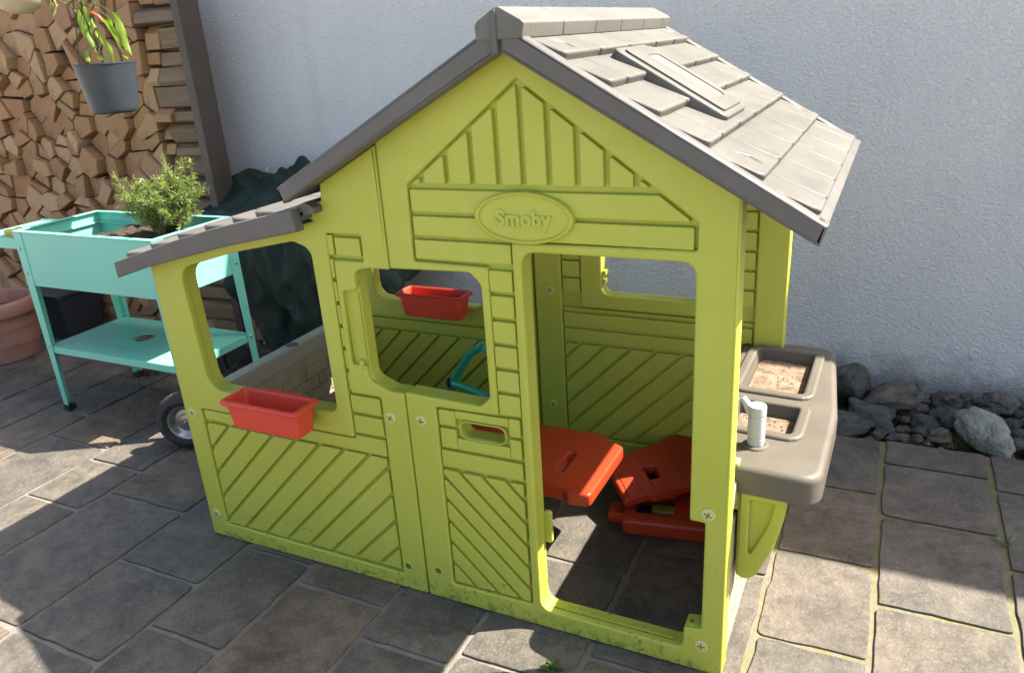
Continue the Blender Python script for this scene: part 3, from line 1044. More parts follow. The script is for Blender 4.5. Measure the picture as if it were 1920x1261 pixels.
# ---- oval name plate with raised lettering
def ell(a, b, n=48):
    return [(-0.411 + a * math.cos(2 * math.pi * k / n), 1.008 + b * math.sin(2 * math.pi * k / n)) for k in range(n)]
g = MB()
g.plate(ell(.104, .050), (), -0.003, D_BASE, 0.003, 3)
g.plate(ell(.106, .052), [ell(.0965, .0440)], -0.008, D_BASE, 0.004, 3)
NP = g.build('name_plate', 'lime', PH)
def text_obj(body, size, width, c, parent):
    cu = bpy.data.curves.new('lettering', 'FONT')
    cu.body = body
    cu.align_x = 'CENTER'
    cu.align_y = 'CENTER'
    cu.size = size
    cu.extrude = 0.0016
    cu.bevel_depth = 0.0009
    cu.bevel_resolution = 1
    cu.offset = 0.0019
    cu.space_character = 1.06
    t = bpy.data.objects.new('tmp', cu)
    COL.objects.link(t)
    bpy.context.view_layer.update()
    dg = bpy.context.evaluated_depsgraph_get()
    me = bpy.data.meshes.new_from_object(t.evaluated_get(dg))
    bpy.data.objects.remove(t)
    w = max(v.co.x for v in me.vertices) - min(v.co.x for v in me.vertices)
    k = width / w
    me.transform(Matrix.Diagonal((k, k * 1.02, 1, 1)))
    me.transform(Matrix.Rotation(math.pi / 2, 4, 'X'))
    me.transform(Matrix.Translation(c))
    me.materials.clear()
    me.materials.append(MAT['lime'])
    return link('lettering', me, parent)
text_obj('Smoby', 0.05, 0.122, (-0.411, -0.0035, 1.006), NP)

# ---- low brick side walls with top rail
def side_wall(x0, x1, inner, label):
    g = MB()
    g.box(x0 + .008, 0.0485, 0.012, x1 - .008, YB + .012, 0.395)
    o = g.build('side_wall', 'brickplastic', PH, 0)
    o['label'] = label
    g = MB()
    g.plate(rounded([(x0, 0.392), (x1, .392), (x1, .449), (x0, .449)], .008, 3), (), 0.049, YB + 0.012, 0.001, 1)
    r = g.build('rail', 'rail', o)
    g = MB()
    g.lathe([(0.020, 0), (0.020, 0.0015), (0.016, 0.003), (0, 0.003)], ((x0 + x1) / 2, 0.434, .449), 20)
    g.build('rail_plug', 'fascia', o)
    rr = random.Random(5)
    bl, bh = 0.115, 0.042
    src = {}
    for face, sgn in ((x0 + .008, -1), (x1 - .008, 1)):
        row = 0
        z = 0.022
        while z + bh < 0.392:
            y = 0.052 - (bl / 2 if row % 2 else 0)
            while y < YB:
                a, b = max(y, 0.052), min(y + bl, YB + .008)
                if b - a > 0.03:
                    mbb = MB()
                    fx = face
                    mp = (lambda p, q, c, fx=fx, sgn=sgn: (fx + sgn * (0.0055 - c), p, q))
                    mbb.plate(rounded(rect(a + .002, z, b - .002, z + bh - .004), .005, 2), (), 0.0, 0.006, 0.0025, 2, mp)
                    mbb.build('brick', 'brickplastic', o)
                y += bl
            z += bh
            row += 1
    return o
side_wall(-1.511, -1.462, 1, 'low beige brick-pattern side wall of the porch')
side_wall(-0.046, 0.003, -1, 'low beige brick-pattern side wall below the counter')

# ---- kitchen counter
g = MB()
CT = 0.483
outl = rounded([(-0.104, .112, .05), (0.0, .088, .05), (0.166, .080, .055), (0.172, .40, .3), (0.138, .800, .07), (-0.112, .805, .045)], .03, 10)
hob = rounded([(-0.060, .470, .012), (0.088, .462, .012), (0.090, .718, .012), (-0.056, .726, .012)], .012, 4)
sink = rounded([(-0.055, .262, .012), (0.086, .250, .012), (0.090, .385, .012), (-0.050, .392, .012)], .012, 4)
g.plate(outl, [hob, sink], CT, CT - 0.062, 0.016, 4, XY)
CTR = g.build('counter', 'counter', PH)
CTR['label'] = 'grey-brown play kitchen counter with two basins'
for nm, hp, dp in (('basin', hob, .0275), ('basin', sink, .0290)):
    g = MB()
    ol = hp if area(hp) > 0 else hp[::-1]
    rim = offset(ol, -0.027)
    g.plate(rounded(rim, .01, 1), [ol], CT + 0.008, CT - 0.001, 0.0075, 4, XY)
    inn = offset(ol, 0.006)
    g.loft([[(x, y, CT + .002) for x, y in ol], [(x, y, CT - dp * .4) for x, y in offset(ol, 0.003)], [(x, y, CT - dp) for x, y in inn]], False, True)
    b = g.build(nm, 'counter', CTR, recalc=False)
    g = MB()
    fl = offset(ol, 0.0065)
    g.plate(fl, (), CT - dp + .004, CT - dp + .0005, 0.001, 1, XY)
    g.build('silt_layer', 'silt', CTR)
    g = MB()
    dr = random.Random(len(hp) + int(dp * 1000))
    x0_, x1_ = min(q[0] for q in fl) + .01, max(q[0] for q in fl) - .01
    y0_, y1_ = min(q[1] for q in fl) + .01, max(q[1] for q in fl) - .01
    for q in range(46):
        c = Vector((dr.uniform(x0_, x1_), dr.uniform(y0_, y1_), CT - dp + .0055))
        r_ = dr.uniform(.0012, .0042)
        a_ = dr.uniform(0, 6.28)
        e1 = Vector((math.cos(a_), math.sin(a_), dr.uniform(-.2, .4))) * r_
        e2 = Vector((-math.sin(a_), math.cos(a_), 0)) * r_ * dr.uniform(.3, .8)
        g.add([c - e1, c + e2, c + e1, c - e2, c + Vector((0, 0, r_ * .5))], [(0, 1, 4), (1, 2, 4), (2, 3, 4), (3, 0, 4)])
    for q in range(4):
        c = Vector((dr.uniform(x0_, x1_), dr.uniform(y0_, y1_), CT - dp + .0062))
        a_ = dr.uniform(0, 6.28)
        d_ = Vector((math.cos(a_), math.sin(a_), .05)) * dr.uniform(.008, .018)
        g.tube([c - d_, c + Vector((.002, .002, .001)), c + d_], .0007, 4)
    tag(g.build('debris', 'twig', CTR, 0, recalc=False), kind='stuff')
# tap
tp = MB()
tx, ty = 0.022, 0.188
tp.lathe([(0.030, -0.002), (0.027, 0.004), (0.020, 0.006)], (tx, ty, CT), 28)
CTB = tp.build('tap_base', 'counter', CTR)
tp = MB()
tp.lathe([(0.0175, 0.004), (0.0180, 0.006), (0.0180, 0.0215), (0.0172, 0.0225), (0.0172, 0.024), (0.0182, 0.025), (0.0182, 0.072), (0.0165, 0.0735), (0.0165, 0.0755), (0.0190, 0.077),
          (0.0190, 0.094), (0.0180, 0.0965), (0.0, 0.0970)], (tx, ty, CT), 36)
tp.tube([(tx - .014, ty, CT + .076), (tx - .024, ty + .002, CT + .098), (tx - .033, ty + .004, CT + .108)], [0.0085, 0.0085, 0.0075], 14)
tap = tp.build('tap', 'tap', CTR)
# green clips where the walls hold the counter
g = MB()
g.plate(rounded(rect(-0.075, .768, -0.005, .802), .003), (), CT + .0030, CT - 0.01, 0.002, 2, XY)
g.build('clip', 'limepale', CTR)
g = MB()
g.plate(rounded(rect(-0.030, .094, 0.004, .120), .003), (), CT + .0030, CT - 0.01, 0.002, 2, XY)
g.build('clip', 'limepale', CTR)

# ---- brackets under the counter
br = rounded([(0.005, .425, .004), (0.104, .425, .006), (0.100, .37, .1), (0.082, .29, .2), (0.050, .213, .08), (0.028, .197, .02), (0.006, .205, .012)], .01, 5)
brh = rounded([(0.030, .402, .004), (0.080, .402, .004), (0.068, .345, .05), (0.030, .252, .006)], .004, 3)
for yb in (0.095, 0.66):
    g = MB()
    g.plate(br, [brh], yb, yb + 0.05, 0.006, 3, XZ, True)
    g.plate(offset(brh, 0) if area(brh) > 0 else brh[::-1], (), yb + 0.012, yb + 0.038, 0.0, 1)
    g.box(-0.004, yb + .004, .372, 0.012, yb + .04, .440)
    g.build('bracket', 'lime', PH)

# ------------------------------------------------------------------ roof
def slope_map(xr, zr, m, sgn):
    """a=y, b=distance in x from the ridge, c=height over the slope"""
    nrm = Vector((m * sgn, 0, 1)).normalized()
    def f(a, b, c):
        p = Vector((xr + sgn * b, a, zr - m * b)) + nrm * c
        return (p.x, p.y, p.z)
    return f

Y0, Y1 = -0.060, 0.895
def main_slope(sgn, m, half, ztop, zbot_r, label):
    f = slope_map(-0.41, ztop, m, sgn)
    g = MB()
    mid = -0.41 + sgn * 0.001
    # slab
    g.plate(rect(Y0 + .030, 0.0, Y1 - .030, half - .016), (), -0.014, -0.034, 0.0, 1, f)
    # gable boards front and back
    def gable(ya, yb):
        e = -0.41 + sgn * half
        zt = ztop - m * half
        q = [(-0.41, ztop), (-0.41, ztop - 0.051), (e - sgn * .012, zt - 0.030 - .006), (e, zt)]
        if area(q) < 0:
            q = q[::-1]
        g.plate(rounded([(a, b, .003) for a, b in q], .006, 2), (), ya, yb, 0.007, 3, XZ, True)
    gable(Y0, Y0 + .032)
    gable(Y1 - .032, Y1)
    # eave edge
    g.plate(rounded([(Y0 + .002, half - .020, .004), (Y1 - .002, half - .020, .004), (Y1 - .002, half, .012), (Y0 + .002, half, .012)], .004, 3), (), 0.0, -0.036, 0.004, 2, f)
    o = g.build('roof', 'fascia', PH)
    o['label'] = label
    return o, f

def shingle(parent, f, a0, a1, b0, b1, t0, t1, base, mat='roof', holes=(), rb=.012):
    g = MB()
    def mp(a, b, c):
        k = (b - b0) / (b1 - b0)
        return f(a, b, base + c * (t0 + (t1 - t0) * k) / 0.02)
    ou = rounded([(a0 + .0012, b0, .002), (a1 - .0012, b0, .002), (a1 - .0012, b1, rb), (a0 + .0012, b1, rb)], .004, 4)
    g.plate(ou, holes, 0.02, 0.0, 0.0052, 3, mp)
    return g.build('shingle', mat, parent, 40)

rr = random.Random(11)
def slit(ac, bc):
    # curved fastening slit
    up = [(ac - .032 + .064 * k / 8, bc + .010 * math.sin(math.pi * k / 8)) for k in range(9)]
    dn = [(ac + .032 - .064 * k / 8, bc + .0185 * math.sin(math.pi * k / 8)) for k in range(1, 8)]
    return up + dn

roR, fR = main_slope(1, 0.605, 0.558, 1.366, 0, 'right roof slope with weathered pale shingles in the sun')
rows = [0.030, 0.108, 0.190, 0.275, 0.360, 0.450, 0.541]
cols0 = [-0.026, 0.165, 0.345, 0.535, 0.715, 0.862]
for ri in range(6):
    b0, b1 = rows[ri], rows[ri + 1]
    if ri % 2 == 0:
        cc = [c + (0 if k in (0, 5) else rr.uniform(-.02, .02)) for k, c in enumerate(cols0)]
    else:
        cc = [-0.026, 0.070 + rr.uniform(-.02, .02), 0.245, 0.42, 0.60, 0.775, 0.862]
    for k in range(len(cc) - 1):
        hs = []
        if (ri in (0, 4)) and k in (0, len(cc) - 2):
            ac = cc[k] + .075 if k == 0 else cc[k + 1] - .05
            h = slit(ac, (b0 + b1) / 2 - .004)
            # slit runs down the slope: swap axes about its centre
            bc = (b0 + b1) / 2 + .006
            h = [(ac + (q[1] - ((b0 + b1) / 2 - .004)), bc + (q[0] - ac) * .62) for q in h]
            hs = [h]
        shingle(roR, fR, cc[k], cc[k + 1], b0 - .004, b1, .006, .0225, -0.014, holes=hs)
# raised skylight frame
g = MB()
fl = rounded([(0.185, .118, .02), (0.395, .118, .02), (0.395, .342, .02), (0.185, .342, .02)], .02, 5)
g.plate(fl, (), 0.015, -0.012, 0.006, 3, fR)
win = rounded([(0.275, .158, .012), (0.352, .158, .012), (0.352, .300, .02), (0.275, .300, .02)], .012, 5)
g.plate(rounded([(0.205, .132, .012), (0.378, .132, .012), (0.378, .330, .012), (0.205, .330, .012)], .012, 4), [win], 0.020, 0.013, 0.003, 2, fR)
SK = g.build('skylight', 'roof', roR)
g = MB()
g.plate(win, (), 0.0172, 0.010, 0.0, 1, fR)
g.build('skylight_panel', 'panel', roR)

roL, fL = main_slope(-1, 0.530, 0.565, 1.366, 0, 'left roof slope facing the porch')
rows = [0.030, 0.120, 0.215, 0.305, 0.395, 0.480, 0.552]
for ri in range(6):
    cc = [-0.026, 0.16, 0.34, 0.52, 0.70, 0.862] if ri % 2 else [-0.026, 0.07, 0.25, 0.43, 0.61, 0.79, 0.862]
    for k in range(len(cc) - 1):
        shingle(roL, fL, cc[k], cc[k + 1], rows[ri] - .004, rows[ri + 1], .006, .0225, -0.014)
# ridge tiles
RC = None
ridge = [(-0.4545, 1.335), (-0.3640, 1.335), (-0.3590, 1.3600), (-0.3650, 1.3655), (-0.4060, 1.3885), (-0.4140, 1.3885), (-0.4500, 1.3680), (-0.4560, 1.3610)]
ys = [-0.062, 0.125, 0.305, 0.475, 0.650, 0.820, 0.897]
for k in range(6):
    g = MB()
    g.plate(rounded(ridge, .004, 2), (), ys[k] + (.001 if k else 0), ys[k + 1] - .001, 0.0035, 2, XZ, True)
    t = g.build('ridge_tile', 'roof' if k else 'roof', roR)
g = MB()
g.plate(rounded([(-0.4235, 1.312), (-0.4115, 1.312), (-0.4115, 1.3865), (-0.4235, 1.382)], .003, 2), (), -0.066, -0.058, 0.002, 2)
g.build('ridge_seam', 'fascia', roR)

# lean-to roof
g = MB()
def lean_f(a, b, c):      # a=y, b=x, c=height
    z = lerp(LEAN_TOP, b)
    z2 = lerp(LEAN_TOP, b + .01)
    n_ = Vector((-(z2 - z) / .01, 0, 1)).normalized()
    return (b + n_.x * c, a, z + n_.z * c)
def arc_poly(x0, x1):
    xs_ = [x0 + (x1 - x0) * k / 14 for k in range(15)]
    return xs_
xs_ = arc_poly(-1.568, -0.937)
board = [(x, lerp(LEAN_BOT, x)) for x in xs_] + [(-0.945, 1.018)] + [(x, lerp(LEAN_TOP, x)) for x in xs_[::-1][1:]]
g.plate(board, (), Y0, Y0 + .030, 0.004, 2, XZ, True)
g.plate(board, (), Y1 - .075, Y1 - .045, 0.004, 2, XZ, True)
for k in range(14):
    a, b = xs_[k], xs_[k + 1]
    q = []
    for yy in (Y0 + .030, Y1 - .075):
        for (xx, off) in ((a, -.012), (b, -.012), (b, -.030), (a, -.030)):
            q.append((xx, yy, lerp(LEAN_TOP, xx) + off))
    g.add(q, [(0, 1, 2, 3), (4, 7, 6, 5), (0, 4, 5, 1), (3, 2, 6, 7)] + ([(0, 3, 7, 4)] if k == 0 else []) + ([(1, 5, 6, 2)] if k == 13 else []))
# end lip where the porch roof tucks under the main eave
g.plate([(-0.947, 1.000), (-0.905, 1.006), (-0.905, 1.018), (-0.930, 1.030), (-0.950, 1.022)], (), Y0 + .03, Y1 - .075, 0.0, 1)
g.plate(rounded([(-1.570, .8195, .003), (-1.548, .826, .003), (-1.546, .868, .003), (-1.571, .861, .003)], .003, 2), (), Y0 + .004, Y1 - .049, 0.002, 1)
roN = g.build('porch_roof', 'fascia', PH, 25)
roN['label'] = 'curved lean-to roof over the porch'
tips = [-1.557, -1.458, -1.352, -1.254, -1.158, -1.082, -0.985]
for k in range(6):
    cc = [-0.028, 0.15, 0.33, 0.51, 0.69, 0.818] if k % 2 else [-0.028, 0.06, 0.24, 0.42, 0.60, 0.818]
    x0, x1 = tips[k], tips[k + 1]
    for j in range(len(cc) - 1):
        gg = MB()
        def mp(a, b, c, x0=x0, x1=x1):
            kk = (b - x0) / (x1 - x0)
            return lean_f(a, b, -0.012 + c * (0.028 - 0.022 * kk) / .02)
        gg.plate(rounded([(cc[j] + .001, x0, .010), (cc[j + 1] - .001, x0, .010), (cc[j + 1] - .001, x1 + .004, .002), (cc[j] + .001, x1 + .004, .002)], .004, 4), (), 0.02, 0.0, 0.005, 3, mp)
        gg.build('shingle', 'roof', roN, 40)

# ================================================================== RED FLOWER BOXES
def flower_box(x0, x1, y0, y1, ztop, h, label, hook_y):
    cx, cy = (x0 + x1) / 2, (y0 + y1) / 2
    t = thing('flower_box', (cx, cy, ztop - h), label, 'flower box', 'red flower boxes hung on the sills')
    def rr_(ex, ey, z, r=.014):
        return [(x, y, z) for x, y in rounded([(x0 - ex, y0 - ey, r), (x1 + ex, y0 - ey, r), (x1 + ex, y1 + ey, r), (x0 - ex, y1 + ey, r)], r, 5)]
    g = MB()
    I = -0.020
    rings = [rr_(I - .002, I - .002, ztop - h), rr_(I + .003, I + .003, ztop - h + .004), rr_(-0.010, -0.010, ztop - .012), rr_(-.001, -.001, ztop - .0115), rr_(.001, .001, ztop - .006), rr_(-.003, -.003, ztop),
             rr_(-.010, -.010, ztop + .0005), rr_(-.0145, -.0145, ztop - .004), rr_(I - .003, I - .003, ztop - h + .008), rr_(I - .010, I - .010, ztop - h + .006)]
    g.loft(rings, True, True)
    g.build('trough', 'redbox', t, 50)
    g = MB()
    g.box(cx - .06, y1 - .004, ztop - .02, cx + .06, y1 + .012, ztop - .004)
    g.build('hook', 'redbox', t, 0)
    return t
flower_box(-1.248, -0.999, -0.104, -0.006, 0.532, 0.082, 'red plastic flower box hung outside on the porch window sill', 0)
flower_box(-1.214, -0.964, 0.652, 0.748, 0.578, 0.084, 'red plastic flower box on the back window sill, seen through the middle window', 0)

# ================================================================== RED THINGS INSIDE
t = thing('play_table', (-0.65, .34, 0), 'red plastic play table with a slot, just inside the doorway', 'table')
g = MB()
tabo = rounded([(-0.92, .215, .02), (-0.45, .213, .01), (-0.43, .200, .01), (-0.372, .206, .015), (-0.368, .470, .02), (-0.425, .497, .02), (-0.45, .520, .02), (-0.92, .520, .02)], .02, 4)
slotp = rounded([(-0.500, .290, .010), (-0.480, .290, .010), (-0.480, .395, .010), (-0.500, .395, .010)], .011, 4)
g.plate(tabo, [slotp], 0.258, 0.220, 0.008, 3, XY, True)
g.build('table_top', 'red', t)
for xx in (-0.88, -0.68):
    g = MB()
    g.plate(rounded(rect(.26, 0.0, .48, .223), .02, 4), [rounded(rect(.31, .03, .43, .17), .02, 4)], xx, xx + .035, 0.005, 2, lambda a, b, c: (c, a, b), True)
    g.build('leg', 'red', t)

t = thing('half_door', (-0.22, .53, 0), 'red toy half door with square openings lying flat on the paving', 'door')
g = MB()
dout = rounded([(-0.362, .415, .02), (-0.020, .470, .02), (-0.045, .655, .02), (-0.392, .600, .02)], .02, 4)
def in_door(u0, v0, u1, v1):
    A, B_, D = Vector((-0.362, .415)), Vector((0.342, .055)), Vector((-0.030, .185))
    return rounded([tuple(A + B_ * u + D * v) for u, v in ((u0, v0), (u1, v0), (u1, v1), (u0, v1))], .008, 3)
g.plate(dout, [in_door(.10, .28, .40, .80), in_door(.54, .28, .86, .80)], 0.052, 0.004, 0.009, 3, XY, True)
g.build('panel', 'red', t)
g = MB()
g.plate(rounded([(-0.418, .455, .015), (-0.368, .462, .006), (-0.378, .530, .006), (-0.425, .522, .015)], .01, 4), (), 0.040, 0.004, 0.008, 3, XY, True)
g.lathe([(0.011, 0.0), (0.011, .004), (0.0, .006)], (-0.402, .480, .040), 16)
g.build('hinge', 'red', t)
g = MB()
A = in_door(.20, .45, .42, .66)
g.plate(rounded([(-0.298, .490, .018), (-0.222, .502, .018), (-0.228, .542, .018), (-0.304, .530, .018)], .018, 5), (), 0.050, 0.020, 0.006, 3, XY, True)
g.build('latch', 'latch', t)

t = thing('shutter', (-0.27, .60, 0.055), 'red toy shutter with plank lines leaning on the half door', 'shutter')
U = Vector((0.78, 0.62, 0)).normalized()
Vv = Vector((-0.62, 0.78, 0.0)).normalized()
O = Vector((-0.362, .458, 0.062))
def shm(a, b, c):
    p = O + U * a + Vv * b + Vector((0, 0, c + a * 0.12 + b * 0.22))
    return tuple(p)
so_ = rounded([(0.0, 0.0, .01), (0.075, 0.0, .006), (0.082, -0.012, .006), (0.34, -0.012, .012), (0.34, .16, .04), (0.30, .20, .02), (0.04, .165, .02), (-0.005, .11, .012)], .01, 4)
sh_h = rounded([(0.070, .055), (0.125, .045), (0.130, .095), (0.075, .105)], .006, 2)
g = MB()
g.plate(so_, [sh_h], 0.030, 0.0, 0.008, 3, shm, True)
g.build('panel', 'red', t)
xs_p = [0.012, .052, .092, .140, .190, .240, .290, .328]
for a, b in zip(xs_p, xs_p[1:]):
    p = rect(a + .0015, .004, b - .0015, .150)
    if a > .06 and b < .15:
        p = rect(a + .0015, .004, b - .0015, .042)
    g = MB()
    g.plate(rounded(p, .002, 1), (), 0.0325, 0.029, 0.0015, 1, shm)
    g.build('plank', 'red', t)
t.location = t.location

o = bpy.data.objects.new('cobble', stone_mesh('cobble', .045, .04, .038, 31))
o.data.materials.append(MAT['stone'])
COL.objects.link(o)
o.location = (-0.43, .695, .036)
tag(o, 'round grey cobble in the back corner inside the playhouse', 'stone')

# green toy frame in the porch
t = thing('toy_barrow', (-1.0, .55, 0), 'green plastic toy barrow frame standing inside the porch', 'toy')
g = MB()
g.tube([(-1.10, .62, .02), (-1.06, .61, .16), (-0.985, .59, .31), (-0.90, .57, .43), (-0.84, .55, .475)], 0.013, 10)
g.build('handle', 'green', t)
g = MB()
g.tube([(-0.985, .59, .312), (-0.93, .56, .322), (-0.85, .53, .322), (-0.78, .50, .315)], 0.013, 10)
g.build('handle', 'green', t)
g = MB()
g.tube([(-0.78, .50, .317), (-0.79, .50, .16), (-0.80, .50, .012)], 0.013, 10)
g.tube([(-0.84, .55, .472), (-0.80, .56, .44), (-0.795, .56, .012)], 0.012, 10)
g.build('leg', 'green', t)
g = MB()
g.lathe([(0.017, -.006), (0.017, .006)], (-0.988, .588, .314), 12, Matrix.Rotation(.9, 3, 'Y'), True, True)
g.build('rivet', 'black', t)

# ================================================================== TEAL RAISED BED
PX0, PX1, PY0, PY1, PZ0, PZ1 = -2.805, -2.045, 0.44, 0.81, 0.55, 0.765
t = thing('planter_table', (-2.43, .62, 0), 'teal metal raised planter table with shelf, left of the playhouse', 'planter')
g = MB()
w = 0.004
g.box(PX0, PY0, PZ0, PX1, PY0 + w, PZ1)
g.box(PX0, PY1 - w, PZ0, PX1, PY1, PZ1)
g.box(PX0, PY0 + w + .0005, PZ0, PX0 + w, PY1 - w - .0005, PZ1 - .0005)
g.box(PX1 - w, PY0 + w + .0005, PZ0, PX1, PY1 - w - .0005, PZ1 - .0005)
g.box(PX0 + w, PY0 + w, PZ0, PX1 - w, PY1 - w, PZ0 + .004)
# folded rim
g.plate(rounded(rect(PX0 - .004, PY0 - .004, PX1 + .004, PY1 + .004), .006, 2), [rounded(rect(PX0 + .018, PY0 + .018, PX1 - .018, PY1 - .018), .004, 2)], PZ1 + .0035, PZ1 + .0005, 0.001, 1, XY)
# pressed ledge inside
g.box(PX0 + w, PY0 + w, PZ1 - .045, PX0 + .016, PY1 - w, PZ1 - .040)
g.box(PX0 + w, PY1 - .016, PZ1 - .0455, PX1 - w, PY1 - w, PZ1 - .0405)
g.build('trough', 'teal', t, 0)
for (cx, cy, sx, sy) in ((PX0, PY0, 1, 1), (PX1, PY0, -1, 1), (PX0, PY1, 1, -1), (PX1, PY1, -1, -1)):
    g = MB()
    e = 0.0025
    wt, wb = 0.048, 0.026
    X0, Yy = cx - sx * e, cy - sy * e
    def leg_plate(ax):
        q = []
        for th in (0, 0.0022):
            for (zz, ww) in ((0.012, wb), (PZ1 - .002, wt)):
                for k in (0, 1):
                    if ax == 'x':
                        q.append((X0 + sx * ww * k, Yy + sy * th, zz))
                    else:
                        q.append((X0 + sx * th, Yy + sy * (0.0023 + ww * k), zz))
        g.add(q, [(0, 1, 3, 2), (4, 6, 7, 5), (0, 4, 5, 1), (2, 3, 7, 6), (0, 2, 6, 4), (1, 5, 7, 3)])
    leg_plate('x')
    leg_plate('y')
    lg = g.build('leg', 'teal', t, 0)
    g = MB()
    g.box(min(X0 - sx * .002, X0 + sx * .030), min(Yy - sy * .002, Yy + sy * .030), 0.0, max(X0 - sx * .002, X0 + sx * .030), max(Yy - sy * .002, Yy + sy * .030), 0.026)
    g.build('foot_cap', 'black', lg, 0)
    for zz in (.70, .60, .292):
        g = MB()
        g.lathe([(0.006, 0), (0.006, .0015), (0.004, .0035), (0, .004)], (X0 + sx * .020, Yy - sy * .0002, zz), 12, Matrix.Rotation(math.pi / 2 * (1 if sy > 0 else -1), 3, 'X'))
        g.lathe([(0.006, 0), (0.006, .0015), (0.004, .0035), (0, .004)], (X0 - sx * .0002, Yy + sy * .020, zz - .01), 12, Matrix.Rotation(math.pi / 2 * (-1 if sx > 0 else 1), 3, 'Y'))
        g.build('bolt', 'steel', lg)
g = MB()
hc = [(-2.472 + .046 * math.cos(2 * math.pi * k / 28), .634 + .046 * math.sin(2 * math.pi * k / 28)) for k in range(28)]
g.plate(rect(PX0 + .003, PY0 + .003, PX1 - .003, PY1 - .003), [hc], .290, .286, 0.0, 1, XY)
g.plate(rect(PX0 + .002, PY0 + .002, PX1 - .002, PY1 - .002), [rect(PX0 + .006, PY0 + .006, PX1 - .006, PY1 - .006)], .2895, .262, 0.0, 1, XY)
g.build('shelf', 'teal', t, 0)
g = MB()
g.box(-3.17, PY0 + .02, .712, PX0 - .006, PY1 - .02, .716)
g.box(-3.17, PY0 + .016, .690, PX0 - .006, PY0 + .0195, .722)
g.box(-3.17, PY1 - .0195, .690, PX0 - .006, PY1 - .016, .722)
g.build('side_tray', 'teal', t, 0)
# soil
g = MB()
nx, ny = 40, 20
V = []
for j in range(ny + 1):
    for i in range(nx + 1):
        x = PX0 + .005 + (PX1 - PX0 - .01) * i / nx
        y = PY0 + .005 + (PY1 - PY0 - .01) * j / ny
        d = (x + 2.24) ** 2 / .09 + (y - .62) ** 2 / .03
        V.append((x, y, .706 + .035 * math.exp(-d) + .018 * noise.noise(Vector((x * 12, y * 12, 0))) + .010 * noise.noise(Vector((x * 40, y * 40, 2)))
                  - .07 * max(0, min(1, (-2.60 - x) / .15))))
g.add(V, [(j * (nx + 1) + i, j * (nx + 1) + i + 1, (j + 1) * (nx + 1) + i + 1, (j + 1) * (nx + 1) + i) for j in range(ny) for i in range(nx)])
tag(g.build('soil', 'soil', None, 60, wn=False, recalc=False), 'dark crumbly soil filling the teal planter', 'soil')

# yellow three-lobed toy on the tray
g = MB()
lob = []
for k in range(60):
    a = 2 * math.pi * k / 60
    r = 0.042 + 0.011 * math.cos(5 * a)
    lob.append((-2.95 + 1.6 * r * math.cos(a), .56 + r * math.sin(a)))
g.plate(lob, (), .742, .717, 0.010, 3, XY)
tag(g.build('sand_mould', 'yellow'), 'yellow scalloped plastic toy lying on the planter side tray', 'toy')

# rosemary
t = thing('rosemary_bush', (-2.20, .62, .69), 'bushy green rosemary shrub growing in the teal planter', 'shrub')
rr = random.Random(4)
g = MB()
leaf = MB()
def needle(p, d, ln, w):
    side = d.cross(Vector((rr.uniform(-1, 1), rr.uniform(-1, 1), rr.uniform(-1, 1))))
    if side.length < 1e-3:
        return
    side = side.normalized() * w
    q = p + d * ln * .5
    leaf.add([p, q - side, p + d * ln, q + side], [(0, 1, 2, 3)])
ends = []
for k in range(28):
    a = rr.uniform(0, 6.28)
    b0 = Vector((-2.19 + rr.uniform(-.05, .05), .62 + rr.uniform(-.03, .03), .695))
    rad = rr.uniform(.03, .140)
    tgt = Vector((-2.155 + math.cos(a) * rad * 1.15, .62 + math.sin(a) * rad * .95, rr.uniform(.84, .955)))
    midp = b0.lerp(tgt, .5) + Vector((rr.uniform(-.03, .03), rr.uniform(-.02, .02), -.02))
    path = [b0 * (1 - s) ** 2 + midp * 2 * s * (1 - s) + tgt * s * s for s in (0, .2, .4, .6, .8, 1)]
    g.tube(path, [.0042, .0038, .0034, .003, .0025, .002], 5)
    for q in range(11):
        s = rr.uniform(.45, 1)
        p = path[int(s * 5)].lerp(path[min(5, int(s * 5) + 1)], (s * 5) % 1)
        d = Vector((rr.uniform(-1, 1), rr.uniform(-1, 1), rr.uniform(.25, 1.3))).normalized()
        ln = rr.uniform(.045, .095)
        e = p + d * ln
        g.tube([p, e], [.0016, .0010], 4)
        for z in range(32):
            u = rr.uniform(.1, 1.05)
            dd = (d * rr.uniform(.25, .9) + Vector((rr.uniform(-1, 1), rr.uniform(-1, 1), rr.uniform(-1, 1))).normalized() * .8).normalized()
            needle(p + d * ln * u, dd, rr.uniform(.014, .028), rr.uniform(.0014, .0024))
g.build('stems', 'twig', t, 60, wn=False)
tag(leaf.build('foliage', 'rosemary', t, 0, recalc=False), kind='stuff')

